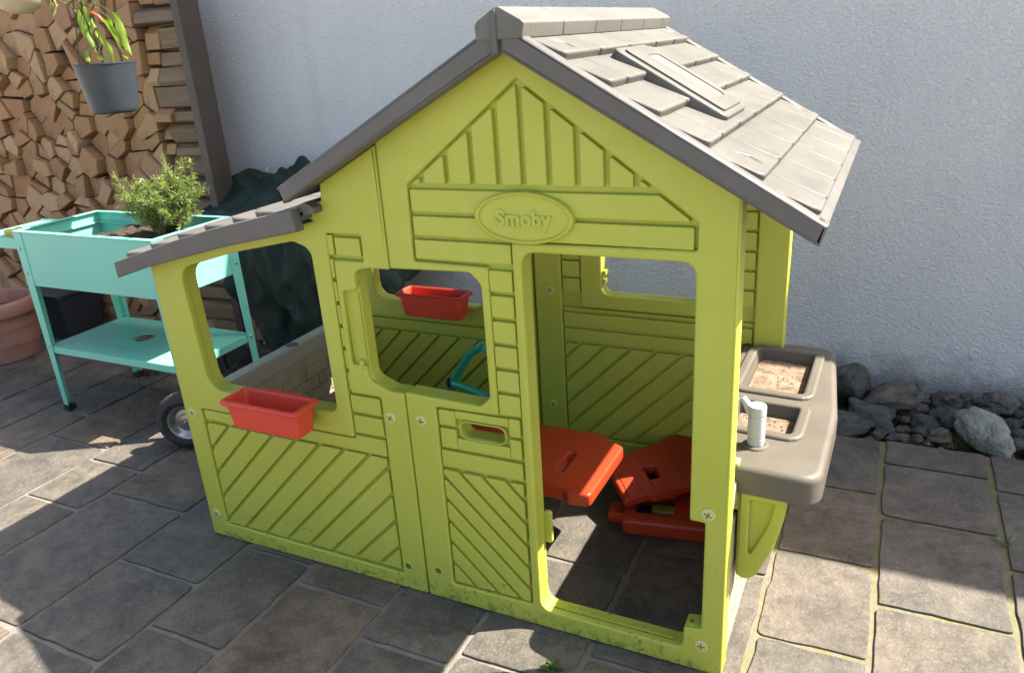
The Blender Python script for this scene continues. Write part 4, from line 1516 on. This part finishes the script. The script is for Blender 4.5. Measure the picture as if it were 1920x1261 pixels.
# ================================================================== HANGING POTS
def drop_leaf(name, p, d, ln, w, parent, mat, curl=.5, seed=0):
    """pointed leaf: blade bent along its length with a mid-rib fold"""
    r2 = random.Random(seed)
    d = Vector(d).normalized()
    side = d.cross(Vector((0, 0, 1)))
    if side.length < .1:
        side = Vector((1, 0, 0))
    side.normalize()
    side = (Matrix.Rotation(r2.uniform(-1.2, 1.2), 3, d) @ side)
    up = side.cross(d)
    N = 9
    V = []
    pos = Vector(p)
    dirv = d.copy()
    for k in range(N + 1):
        s = k / N
        ww = w * (math.sin(math.pi * min(1, s * .93 + .05)) ** .8) * (1 - .35 * s) * 1.25
        if k == N:
            ww = .0004
        wav = .18 * math.sin(s * 15 + seed)
        V += [pos - side * ww + up * (ww * (.30 + wav)), pos.copy(), pos + side * ww + up * (ww * (.30 - wav))]
        dirv = (dirv + Vector((0, 0, -1)) * curl / N).normalized()
        pos = pos + dirv * ln / N
    F = []
    for k in range(N):
        for q in (0, 1):
            a = k * 3 + q
            F.append((a, a + 1, a + 4, a + 3))
    g = MB()
    g.add(V, F)
    return g.build(name, mat, parent, 80, wn=False, recalc=False)

PC = Vector((-2.495, .775, 0))
t = thing('hanging_pot', (PC.x, PC.y, 1.165), 'slate grey plastic pot with a chili plant, hung before the woodpile', 'hanging pot')
g = MB()
g.lathe([(0.0, 1.1655), (0.064, 1.1655), (0.080, 1.172), (0.086, 1.185), (0.109, 1.338), (0.112, 1.343), (0.112, 1.348), (0.106, 1.348), (0.104, 1.335), (0.088, 1.20)], (PC.x, PC.y, 0), 56)
g.build('pot', 'pot', t)
g = MB()
g.lathe([(0.105, 1.327), (0.06, 1.332), (0, 1.335)], (PC.x, PC.y, 0), 24)
g.build('soil', 'soil', t, recalc=False)
for k in range(2):
    a = 3.35 - k * 1.5
    g = MB()
    px_, py_ = PC.x + .110 * math.cos(a), PC.y + .110 * math.sin(a)
    g.tube([(px_, py_, 1.342), (PC.x, PC.y, 1.96), (PC.x, PC.y, 2.28)], .0022, 6)
    g.build('hanger', 'cord', t)

t2 = thing('chili_plant', (PC.x, PC.y, 1.33), 'chili plant with drooping yellow-green leaves in the grey hanging pot', 'plant')
g = MB()
st = [Vector((PC.x, PC.y, 1.33)), Vector((PC.x - .01, PC.y, 1.40)), Vector((PC.x - .025, PC.y - .01, 1.47)), Vector((PC.x - .035, PC.y - .01, 1.55)), Vector((PC.x - .045, PC.y, 1.66))]
g.tube(st, [.006, .005, .0045, .004, .003], 8)
g.tube([st[2], st[2] + Vector((.05, -.01, .06)), st[2] + Vector((.09, -.02, .08))], [.0035, .003, .002], 6)
g.tube([st[2], st[2] + Vector((-.02, -.03, .07)), st[2] + Vector((-.05, -.05, .10))], [.0035, .003, .002], 6)
g.tube([st[1], st[1] + Vector((.04, -.04, .05)), st[1] + Vector((.09, -.06, .07))], [.0035, .003, .002], 6)
g.build('stem', 'stem', t2, 60, wn=False)
def blade(name, p0, p1, w, sag, parent, mat, seed):
    """a pointed, folded, wavy leaf from stalk end p0 to tip p1"""
    r2 = random.Random(seed)
    p0, p1 = Vector(p0), Vector(p1)
    d = (p1 - p0).normalized()
    side = d.cross(Vector((-.62, .78, .1)))
    side.normalize()
    side = Matrix.Rotation(r2.uniform(-.7, .7), 3, d) @ side
    up = side.cross(d)
    N = 12
    V = []
    for k in range(N + 1):
        u = k / N
        ww = w * math.sin(math.pi * min(1, u * .96 + .03)) ** .75 * (1.25 - .55 * u)
        if k == N:
            ww = .0003
        c = p0.lerp(p1, u) + up * sag * math.sin(math.pi * u) + side * w * .35 * math.sin(u * 5 + seed)
        wv = .25 * math.sin(u * 13 + seed)
        V += [c - side * ww + up * ww * (.20 + wv), c - side * ww * .5 + up * ww * .06, c, c + side * ww * .5 + up * ww * .06, c + side * ww + up * ww * (.20 - wv)]
    g = MB()
    g.add(V, [(k * 5 + q, k * 5 + q + 1, k * 5 + q + 6, k * 5 + q + 5) for k in range(N) for q in range(4)])
    return g.build(name, mat, parent, 80, wn=False, recalc=False)

RT = Vector((.902, .431, 0))
def at_pot(a, b, d=0.0):
    """a to the right of the pot centre seen from the patio, b above its rim, d towards the viewer"""
    return Vector((PC.x, PC.y, 1.347 + b * .82)) + RT * a * .74 + Vector((.431, -.902, 0)) * d * .75
LE = [(-.056, .230, -.018, .046, .021, .03), (-.013, .245, .020, .107, .018, .05), (.038, .138, .097, -.028, .018, .10), (.051, .197, .133, .030, .016, .05), (.107, .210, .169, .023, .024, .03),
      (.071, .194, .094, .107, .016, .0), (-.059, .061, -.043, .005, .013, .07), (-.003, .031, .041, .015, .011, .10), (-.110, .312, -.053, .271, .017, .02), (-.036, .261, -.046, .325, .019, .05),
      (.005, .273, -.008, .340, .019, .06), (.061, .312, .107, .299, .013, .04), (.118, .026, .148, .0, .009, .06), (-.070, .200, -.066, .160, .006, .02), (.020, .33, .075, .36, .02, .0), (-.08, .33, -.13, .38, .02, -.03)]
for k, (a0, b0, a1, b1, w, d) in enumerate(LE):
    blade('leaf', at_pot(a0, b0, d * .6), at_pot(a1, b1, d), w * .60, .012, t2, 'chili', k + 3)
    if k < 7:
        g = MB()
        s0 = at_pot(a0, b0, d * .6)
        q0 = min(st, key=lambda p: abs(p.z - s0.z - .02))
        g.tube([q0, q0.lerp(s0, .5) + Vector((0, 0, .022)), s0], .0016, 5)
        g.build('leaf_stalk', 'stem', t2, 60, wn=False)
for (path, mt) in (([(-.01, .31, .05), (.03, .285, .06), (.07, .283, .06), (.105, .297, .06)], 'pepper_g'), ([(.012, .222, .05), (.035, .207, .055), (.058, .192, .055), (.070, .168, .055)], 'pepper_r')):
    g = MB()
    pp = [at_pot(a, b, c) for a, b, c in path]
    r0 = .010 if mt == 'pepper_g' else .0065
    g.tube(pp, [r0 * .8, r0, r0 * .85, r0 * .25], 10)
    g.build('pepper', mt, t2, 60)

CC = Vector((-2.93, .80, 0))
t = thing('ceramic_pot', (CC.x, CC.y, 1.545), 'round cream ceramic hanging pot painted with dark blue ovals', 'hanging pot')
g = MB()
g.lathe([(0.0, 1.548), (0.034, 1.551), (0.066, 1.568), (0.090, 1.600), (0.101, 1.640), (0.097, 1.685), (0.080, 1.715), (0.080, 1.727), (0.073, 1.727), (0.073, 1.715), (0.088, 1.67), (0.075, 1.61)], (CC.x, CC.y, 0), 48)
g.build('pot', 'ceramic', t)
for k in range(3):
    a = .9 + k * 2.094
    g = MB()
    g.tube([(CC.x + .0765 * math.cos(a), CC.y + .0765 * math.sin(a), 1.725), (CC.x, CC.y, 2.28)], .0022, 6)
    g.build('hanger', 'cord', t)
t = thing('trailing_plant', (CC.x, CC.y, 1.76), 'withered trailing plant hanging out of the ceramic pot', 'plant')
g = MB()
sh = [(CC.x + .05, CC.y - .02, 1.725), (CC.x + .13, CC.y - .02, 1.745), (CC.x + .19, CC.y - .03, 1.69), (CC.x + .215, CC.y - .03, 1.61), (CC.x + .235, CC.y - .03, 1.56)]
g.tube(sh, [.003, .003, .0025, .002, .0015], 6)
g.tube([sh[2], (CC.x + .225, CC.y - .04, 1.64), (CC.x + .25, CC.y - .04, 1.585)], .0015, 5)
g.build('stem', 'stem', t, 60, wn=False)
for k, (dx, z, ax, az, ln, w) in enumerate([(.215, 1.61, -.4, -.7, .055, .016), (.23, 1.57, .2, -1, .045, .012), (.235, 1.555, -.2, -1, .04, .010), (.245, 1.59, .5, -.8, .045, .013), (.20, 1.66, -.7, -.2, .05, .016), (.215, 1.625, .8, -.1, .05, .015), (.25, 1.585, .1, -1, .05, .009)]):
    drop_leaf('leaf', (CC.x + dx, CC.y - .03, z), (ax, -.2, az), ln, w, t, 'wither', .3, k + 40)

# ================================================================== TIMBER SHELTER
t = thing('timber_post', (-2.645, 1.36, 0), 'dark brown painted timber post at the end of the woodpile', 'post')
g = MB()
g.plate(rounded(rect(-2.669, 1.300, -2.622, 1.418), .004, 2), (), 0.0, 2.30, 0.003, 2, XY)
g.build('shaft', 'post', t)
g = MB()
g.plate(rounded(rect(-2.667, .55, -2.624, 1.63), .004, 2), (), 2.302, 2.42, 0.003, 2, XY)
g.build('rafter', 'post', t)
g = MB()
g.box(-4.6, .755, 2.28, -2.3, .80, 2.3005)
g.build('hanging_rail', 'post', t, 0)

# ================================================================== WOODPILE
rr = random.Random(9)
def voronoi(seeds, box):
    cells = []
    for i, s in enumerate(seeds):
        p = box[:]
        near = sorted(range(len(seeds)), key=lambda j: (seeds[j][0] - s[0]) ** 2 + (seeds[j][1] - s[1]) ** 2)[1:22]
        for j in near:
            q = seeds[j]
            a, b = q[0] - s[0], q[1] - s[1]
            c = (q[0] ** 2 + q[1] ** 2 - s[0] ** 2 - s[1] ** 2) / 2
            p = clip(p, a, b, c)
            if len(p) < 3:
                break
        cells.append(p)
    return cells

ORD = 'lowest second third fourth fifth sixth seventh eighth ninth tenth eleventh twelfth thirteenth fourteenth fifteenth sixteenth seventeenth eighteenth nineteenth twentieth'.split()
ORD += ['twenty-' + w for w in 'first second third fourth fifth sixth seventh eighth ninth'.split()] + ['thirtieth']
FST = ['nearest'] + ORD[1:]

def log_cells(x0, z0, x1, z1, sx, sz, rnd):
    """rows of outlines, each row sorted from the post leftwards: [(row, outline)]"""
    seeds = []
    nz = max(1, int(round((z1 - z0) / sz)))
    nx = max(1, int(round((x1 - x0) / sx)))
    for j in range(nz):
        for i in range(nx):
            seeds.append((x0 + (i + .5 + (.5 if j % 2 else 0) * .9 + rr.uniform(-rnd, rnd)) * (x1 - x0) / (nx + .3), z0 + (j + .5 + rr.uniform(-rnd, rnd)) * (z1 - z0) / nz))
    out = []
    for idx, c in enumerate(voronoi(seeds, rect(x0, z0, x1, z1))):
        row = idx // nx
        if len(c) < 3 or abs(area(c)) < .0008:
            continue
        A = abs(area(c))
        if A > 0.0125 and rr.random() < .75:
            mx = sum(p[0] for p in c) / len(c) + rr.uniform(-.012, .012)
            mz = sum(p[1] for p in c) / len(c) + rr.uniform(-.012, .012)
            th = rr.uniform(0, math.pi)
            a, b = math.cos(th), math.sin(th)
            for sgn in (1, -1):
                q = clip(c, a * sgn, b * sgn, (a * mx + b * mz) * sgn)
                if len(q) > 2 and abs(area(q)) > .0008:
                    out.append((row, q))
        else:
            out.append((row, c))
    return out

def in_rows(cells, right_first=True):
    rows = {}
    for r_, c in cells:
        rows.setdefault(r_, []).append(c)
    for r_ in sorted(rows):
        cs = sorted(rows[r_], key=lambda c: -sum(p[0] for p in c) / len(c) * (1 if right_first else -1))
        for n_, c in enumerate(cs):
            yield r_, n_, c

def simplify(p):
    """drop short edges so a split log keeps three to five clear sides"""
    p = list(p)
    while len(p) > 4:
        k = min(range(len(p)), key=lambda i: math.hypot(p[i][0] - p[i - 1][0], p[i][1] - p[i - 1][1]))
        if math.hypot(p[k][0] - p[k - 1][0], p[k][1] - p[k - 1][1]) > .034:
            break
        p[k - 1] = ((p[k][0] + p[k - 1][0]) / 2, (p[k][1] + p[k - 1][1]) / 2)
        p.pop(k)
    return p

nlog = 0
def make_log(c, yf, label, group):
    global nlog
    if area(c) < 0:
        c = c[::-1]
    c = simplify(c)
    cx = sum(p[0] for p in c) / len(c)
    cz = sum(p[1] for p in c) / len(c)
    q = [(p[0] - cx, p[1] - cz) for p in c]
    sh = rr.uniform(.905, .975)
    q = [(a * sh, b * sh) for a, b in q]
    yy = yf + rr.uniform(-.032, .028)
    tx, tz = rr.uniform(-.14, .14), rr.uniform(-.12, .12)
    g = MB()
    mp = lambda a, b, d: (a, d + a * tx + b * tz, b)
    g.plate(rounded(q, rr.uniform(.003, .007), 2), (), 0.0, 0.30, 0.0025, 1, mp)
    o = g.build('log', 'wood', None, 35, loc=(cx, yy, cz))
    tag(o, label, 'log', group)
    nlog += 1

cells = [(r_, c) for r_, c in log_cells(-5.05, .0, -2.93, 1.72, .146, .102, .30) if max(p[0] for p in c) > -3.87 - .53 * (1.67 - sum(p[1] for p in c) / len(c))]
for r_, n_, c in in_rows(cells):
    make_log(c, 1.318, 'split firewood log, %s to the post in the %s row of the tall woodpile' % (FST[n_], ORD[r_]) if n_ == 0 else 'split firewood log, %s from the post in the %s row of the tall woodpile' % (FST[n_], ORD[r_]), 'split logs of the tall woodpile')
for r_, n_, c in in_rows(log_cells(-2.615, 0.0, -2.10, .60, .155, .108, .28), False):
    make_log(c, 1.318, 'split firewood log, %s from the left in the %s row under the tarpaulin' % ('first' if n_ == 0 else ORD[n_], ORD[r_]), 'split logs of the low woodpile')
# cross-laid logs closing the end of the stack by the post
z = 0.0
k = 0
while z < 1.66:
    h = rr.uniform(.062, .120)
    cut = rr.random() < .45
    xa = -2.925 + rr.uniform(-.006, .012)
    parts = [(xa, -2.675)] if not cut else [(xa, -2.925 + rr.uniform(.06, .10)), (None, -2.675)]
    if cut:
        parts[1] = (parts[0][1] + .006, -2.675)
    for (a, b) in parts:
        mb = MB()
        hh = h - .004
        prof = [(rr.uniform(0, .03), rr.uniform(0, .012)), (rr.uniform(.13, .15), 0), (.15, hh * rr.uniform(.5, .8)), (rr.uniform(.05, .12), hh), (rr.uniform(-.01, .03), hh * rr.uniform(.55, 1))]
        if k % 5 == 3:
            prof = [(.0, hh * .25), (.02, .0), (.14, 0), (.15, hh * .6), (.10, hh), (.03, hh)]
        y0 = 1.306 + rr.uniform(-.012, .03)
        L_ = b - a
        mp = lambda p, q, d: (d, p, q)
        mb.plate(rounded([(p, q) for p, q in prof], .008, 2), (), -L_ / 2, L_ / 2, .003, 1, mp, True)
        o = mb.build('log', 'woodside' if b - a > .12 else 'wood', None, 35, loc=((a + b) / 2, y0, z))
        o.rotation_euler = (0, rr.uniform(-.03, .03), rr.uniform(-.06, .06))
        tag(o, 'split log lying crosswise beside the post, %s layer up%s' % (ORD[k], '' if not cut else (', shorter left piece' if b < -2.7 else ', right piece')), 'log', 'crosswise logs by the post')
    z += h
    k += 1

# ================================================================== TARPAULIN
rr = random.Random(2)
g = MB()
NU, NV = 110, 110
V = []
prof = [(0.0, 1.150, 0.0), (0.30, 1.175, .30), (0.55, 1.215, .60), (0.63, 1.26, .665), (0.80, 1.44, .735), (1.0, 1.615, .765)]
def pr(v):
    for (a, y0, z0), (b, y1, z1) in zip(prof, prof[1:]):
        if v <= b:
            s = (v - a) / (b - a)
            return y0 + (y1 - y0) * s, z0 + (z1 - z0) * s
    return prof[-1][1:]
for j in range(NV + 1):
    for i in range(NU + 1):
        u, v = i / NU, j / NV
        x = -2.70 + 1.12 * u
        # ragged lower hem, climbing towards the post
        v0 = max(0.0, 0.60 * (1 - min(1, u / .36)) ** .8) + .02 * math.sin(u * 19)
        vv = v0 + (1 - v0) * v
        y, z = pr(max(0.003, vv))
        taper = max(0, (u - .80) / .20)
        z *= 1 - .42 * taper ** 1.4
        front = max(0, 1 - max(0, vv - .50) / .25)
        rdg = lambda q: 1 - 2 * abs(noise.noise(q))
        hang = Vector((x * 4.2 + .5 * noise.noise(Vector((x * 2, vv * 3, 4))), vv * 1.3, 1.7))
        fold = (rdg(hang) - .5) * .060 + (rdg(hang * 2.1 + Vector((3, vv, 0))) - .5) * .028 + (rdg(Vector((x * 6, vv * 7, 8.5))) - .5) * .020
        y -= fold * (0.30 + .70 * front)
        cr = max(0, rdg(Vector((x * 3.6 + vv * 2, y * 4.2, 2.2)))) * .040 + max(0, rdg(Vector((x * 8 - vv * 3, y * 9, 7.7)))) * .018
        z += cr * (1 - front * .7)
        y -= cr * .4 * front
        # bunched fold on top beside the post
        bx = math.exp(-((x + 2.33) / .17) ** 2) * math.exp(-((vv - .90) / .09) ** 2)
        z += bx * (.055 + .05 * noise.noise(Vector((x * 18, vv * 20, 5))))
        x += noise.noise(Vector((v * 6, u * 4, 9))) * .018 * (1 if i in range(1, NU) else .8)
        V.append((x, min(y, 1.625), max(z, .004)))
g.add(V, [(j * (NU + 1) + i, j * (NU + 1) + i + 1, (j + 1) * (NU + 1) + i + 1, (j + 1) * (NU + 1) + i) for j in range(NV) for i in range(NU)])
t = thing('tarpaulin', (-2.15, 1.35, 0), 'crumpled dark green tarpaulin draped over a low stack by the wall', 'tarpaulin')
sh = g.build('sheet', 'tarp', t, 70, wn=False, recalc=False)
sm = sh.modifiers.new('thick', 'SOLIDIFY')
sm.thickness = .003
sm.offset = 0
for (x, y, z, ry) in ((-2.415, 1.135, .175, .2), (-2.40, 1.44, .835, .9)):
    g = MB()
    Mx = Matrix.Rotation(math.pi / 2, 3, 'X') @ Matrix.Rotation(ry, 3, 'Y')
    g.lathe([(0.0085, 0), (0.0105, .003), (0.0135, .003), (0.0155, 0), (0.0135, -.003), (0.0105, -.003), (0.0085, 0)], (x, y, z), 20, Mx)
    g.build('eyelet', 'steel', t)

# ================================================================== HAND TRUCK (wheels behind the porch)
ax = Vector((0.42, -0.905, 0)).normalized()
t = thing('hand_truck', (-2.16, .68, 0), 'small hand truck with black tyres and steel rims behind the porch', 'hand truck')
Mw = Vector((0, 0, 1)).rotation_difference(ax).to_matrix()
for (cx, cy) in ((-2.005, .385), (-2.245, .905)):
    c = (cx, cy, .112)
    Mw = Vector((0, 0, 1)).rotation_difference(ax if cy < .5 else -ax).to_matrix()
    g = MB()
    g.lathe([(0.066, .024), (0.082, .031), (0.098, .026), (0.110, .016), (0.112, 0), (0.110, -.016), (0.098, -.026), (0.082, -.031), (0.066, -.024)], c, 44, Mw)
    for k in range(34):
        a = 2 * math.pi * k / 34
        for sg in (-1, 1):
            q = []
            for (r, h, da) in ((0.106, .021, -.03), (0.106, .021, .03), (0.1135, .006, .05), (0.1135, .006, -.01), (0.103, .019, -.03), (0.103, .019, .03), (0.108, .005, .05), (0.108, .005, -.01)):
                p = Mw @ Vector((r * math.cos(a + da), r * math.sin(a + da), h * sg))
                q.append((p.x + c[0], p.y + c[1], p.z + c[2]))
            g.add(q, [(0, 1, 2, 3), (0, 4, 5, 1), (1, 5, 6, 2), (2, 6, 7, 3), (3, 7, 4, 0)])
    w_ = g.build('wheel', 'rubber', t, 40)
    g = MB()
    g.lathe([(0.0, .020), (0.012, .020), (0.013, .014), (0.026, .012), (0.030, .006), (0.044, .004), (0.052, .010), (0.060, .022), (0.068, .024), (0.070, .020), (0.062, .0), (0.062, -.02), (0.0, -.02)], c, 40, Mw)
    g.lathe([(0.0, .027), (0.006, .026), (0.007, .020)], c, 12, Mw)
    g.build('rim', 'steel' if cy < .5 else 'black', w_)
g = MB()
g.tube([Vector((-2.005, .385, .112)) - ax * .02, Vector((-2.245, .905, .112)) + ax * .02], .010, 10)
g.build('axle', 'steel', t)
g = MB()
bx = Vector((-ax.y, ax.x, 0))
for s in (.18, .82):
    p = Vector((-2.005, .385, .112)).lerp(Vector((-2.245, .905, .112)), s)
    g.tube([p, p + bx * .15 + Vector((0, 0, -.05)), p + bx * .30 + Vector((0, 0, -.095))], .011, 8)
g.build('frame', 'black', t)

# ================================================================== LEFT EDGE POTS
t = thing('terracotta_pot', (-3.715, .78, 0), 'big ribbed terracotta pot standing left of the teal planter', 'pot')
g = MB()
g.lathe([(0.0, 0.004), (0.135, 0.0), (0.145, .006), (0.156, .08), (0.160, .083), (0.159, .092), (0.166, .165), (0.170, .168), (0.169, .178), (0.174, .225), (0.188, .230), (0.197, .245), (0.197, .285), (0.188, .302), (0.172, .305), (0.165, .295),
         (0.160, .24), (0.150, .16)], (-3.715, .78, 0), 56)
g.build('shell', 'terra', t, 60)
g = MB()
g.lathe([(0.158, .235), (0.07, .245), (0, .24)], (-3.715, .78, 0), 24)
g.build('soil', 'soil', t, recalc=False)
t = thing('storage_bin', (-3.72, 1.12, 0), 'dark plastic bin between the terracotta pot and the woodpile', 'bin')
def rb(e, z):
    return [(x, y, z) for x, y in rounded(rect(-3.90 - e, 1.00 - e, -3.55 + e, 1.26 + e), .03, 4)]
g = MB()
g.loft([rb(-.03, 0), rb(-.028, .003), rb(0, .235)])
g.build('tub', 'darkbin', t)
g = MB()
g.loft([rb(.006, .237), rb(.012, .242), rb(.012, .255), rb(.004, .262), rb(-.02, .263), rb(-.024, .256)])
g.build('lid', 'darkbin', t)

# litter of soil and bark chips under the planter
g = MB()
rr = random.Random(8)
for k in range(900):
    a, r = rr.uniform(0, 6.28), abs(rr.gauss(0, 1))
    c = Vector((-2.78 + r * .10 * math.cos(a), .83 + r * .055 * math.sin(a), .003 + .010 * max(0, 1 - r)))
    s = rr.uniform(.002, .007)
    V = [c + Vector((rr.uniform(-s, s), rr.uniform(-s, s), rr.uniform(0, s))) for _ in range(4)]
    g.add(V, [(0, 1, 2), (0, 2, 3), (0, 3, 1), (1, 3, 2)])
tag(g.build('bark_litter', 'soil', None, 0), 'crumbs of soil and bark spilled under the teal planter', 'litter', kind='stuff')

# small weeds in the joints
def weed(x, y, n, ln, label, mat='weed', w=.006):
    t = thing('weed', (x, y, 0), label, 'weed')
    for k in range(n):
        a = 2 * math.pi * k / n + rr.uniform(-.3, .3)
        drop_leaf('leaf', (x, y, -.004), (math.cos(a), math.sin(a), rr.uniform(.5, 1.4)), ln * rr.uniform(.7, 1.2), w, t, mat, .9, k + 60)
weed(-0.352, -0.118, 5, .035, 'small green weed on the paving in front of the doorway', w=.008)
weed(0.598, .735, 8, .05, 'tuft of grass in a paving joint at the right edge', w=.0018)
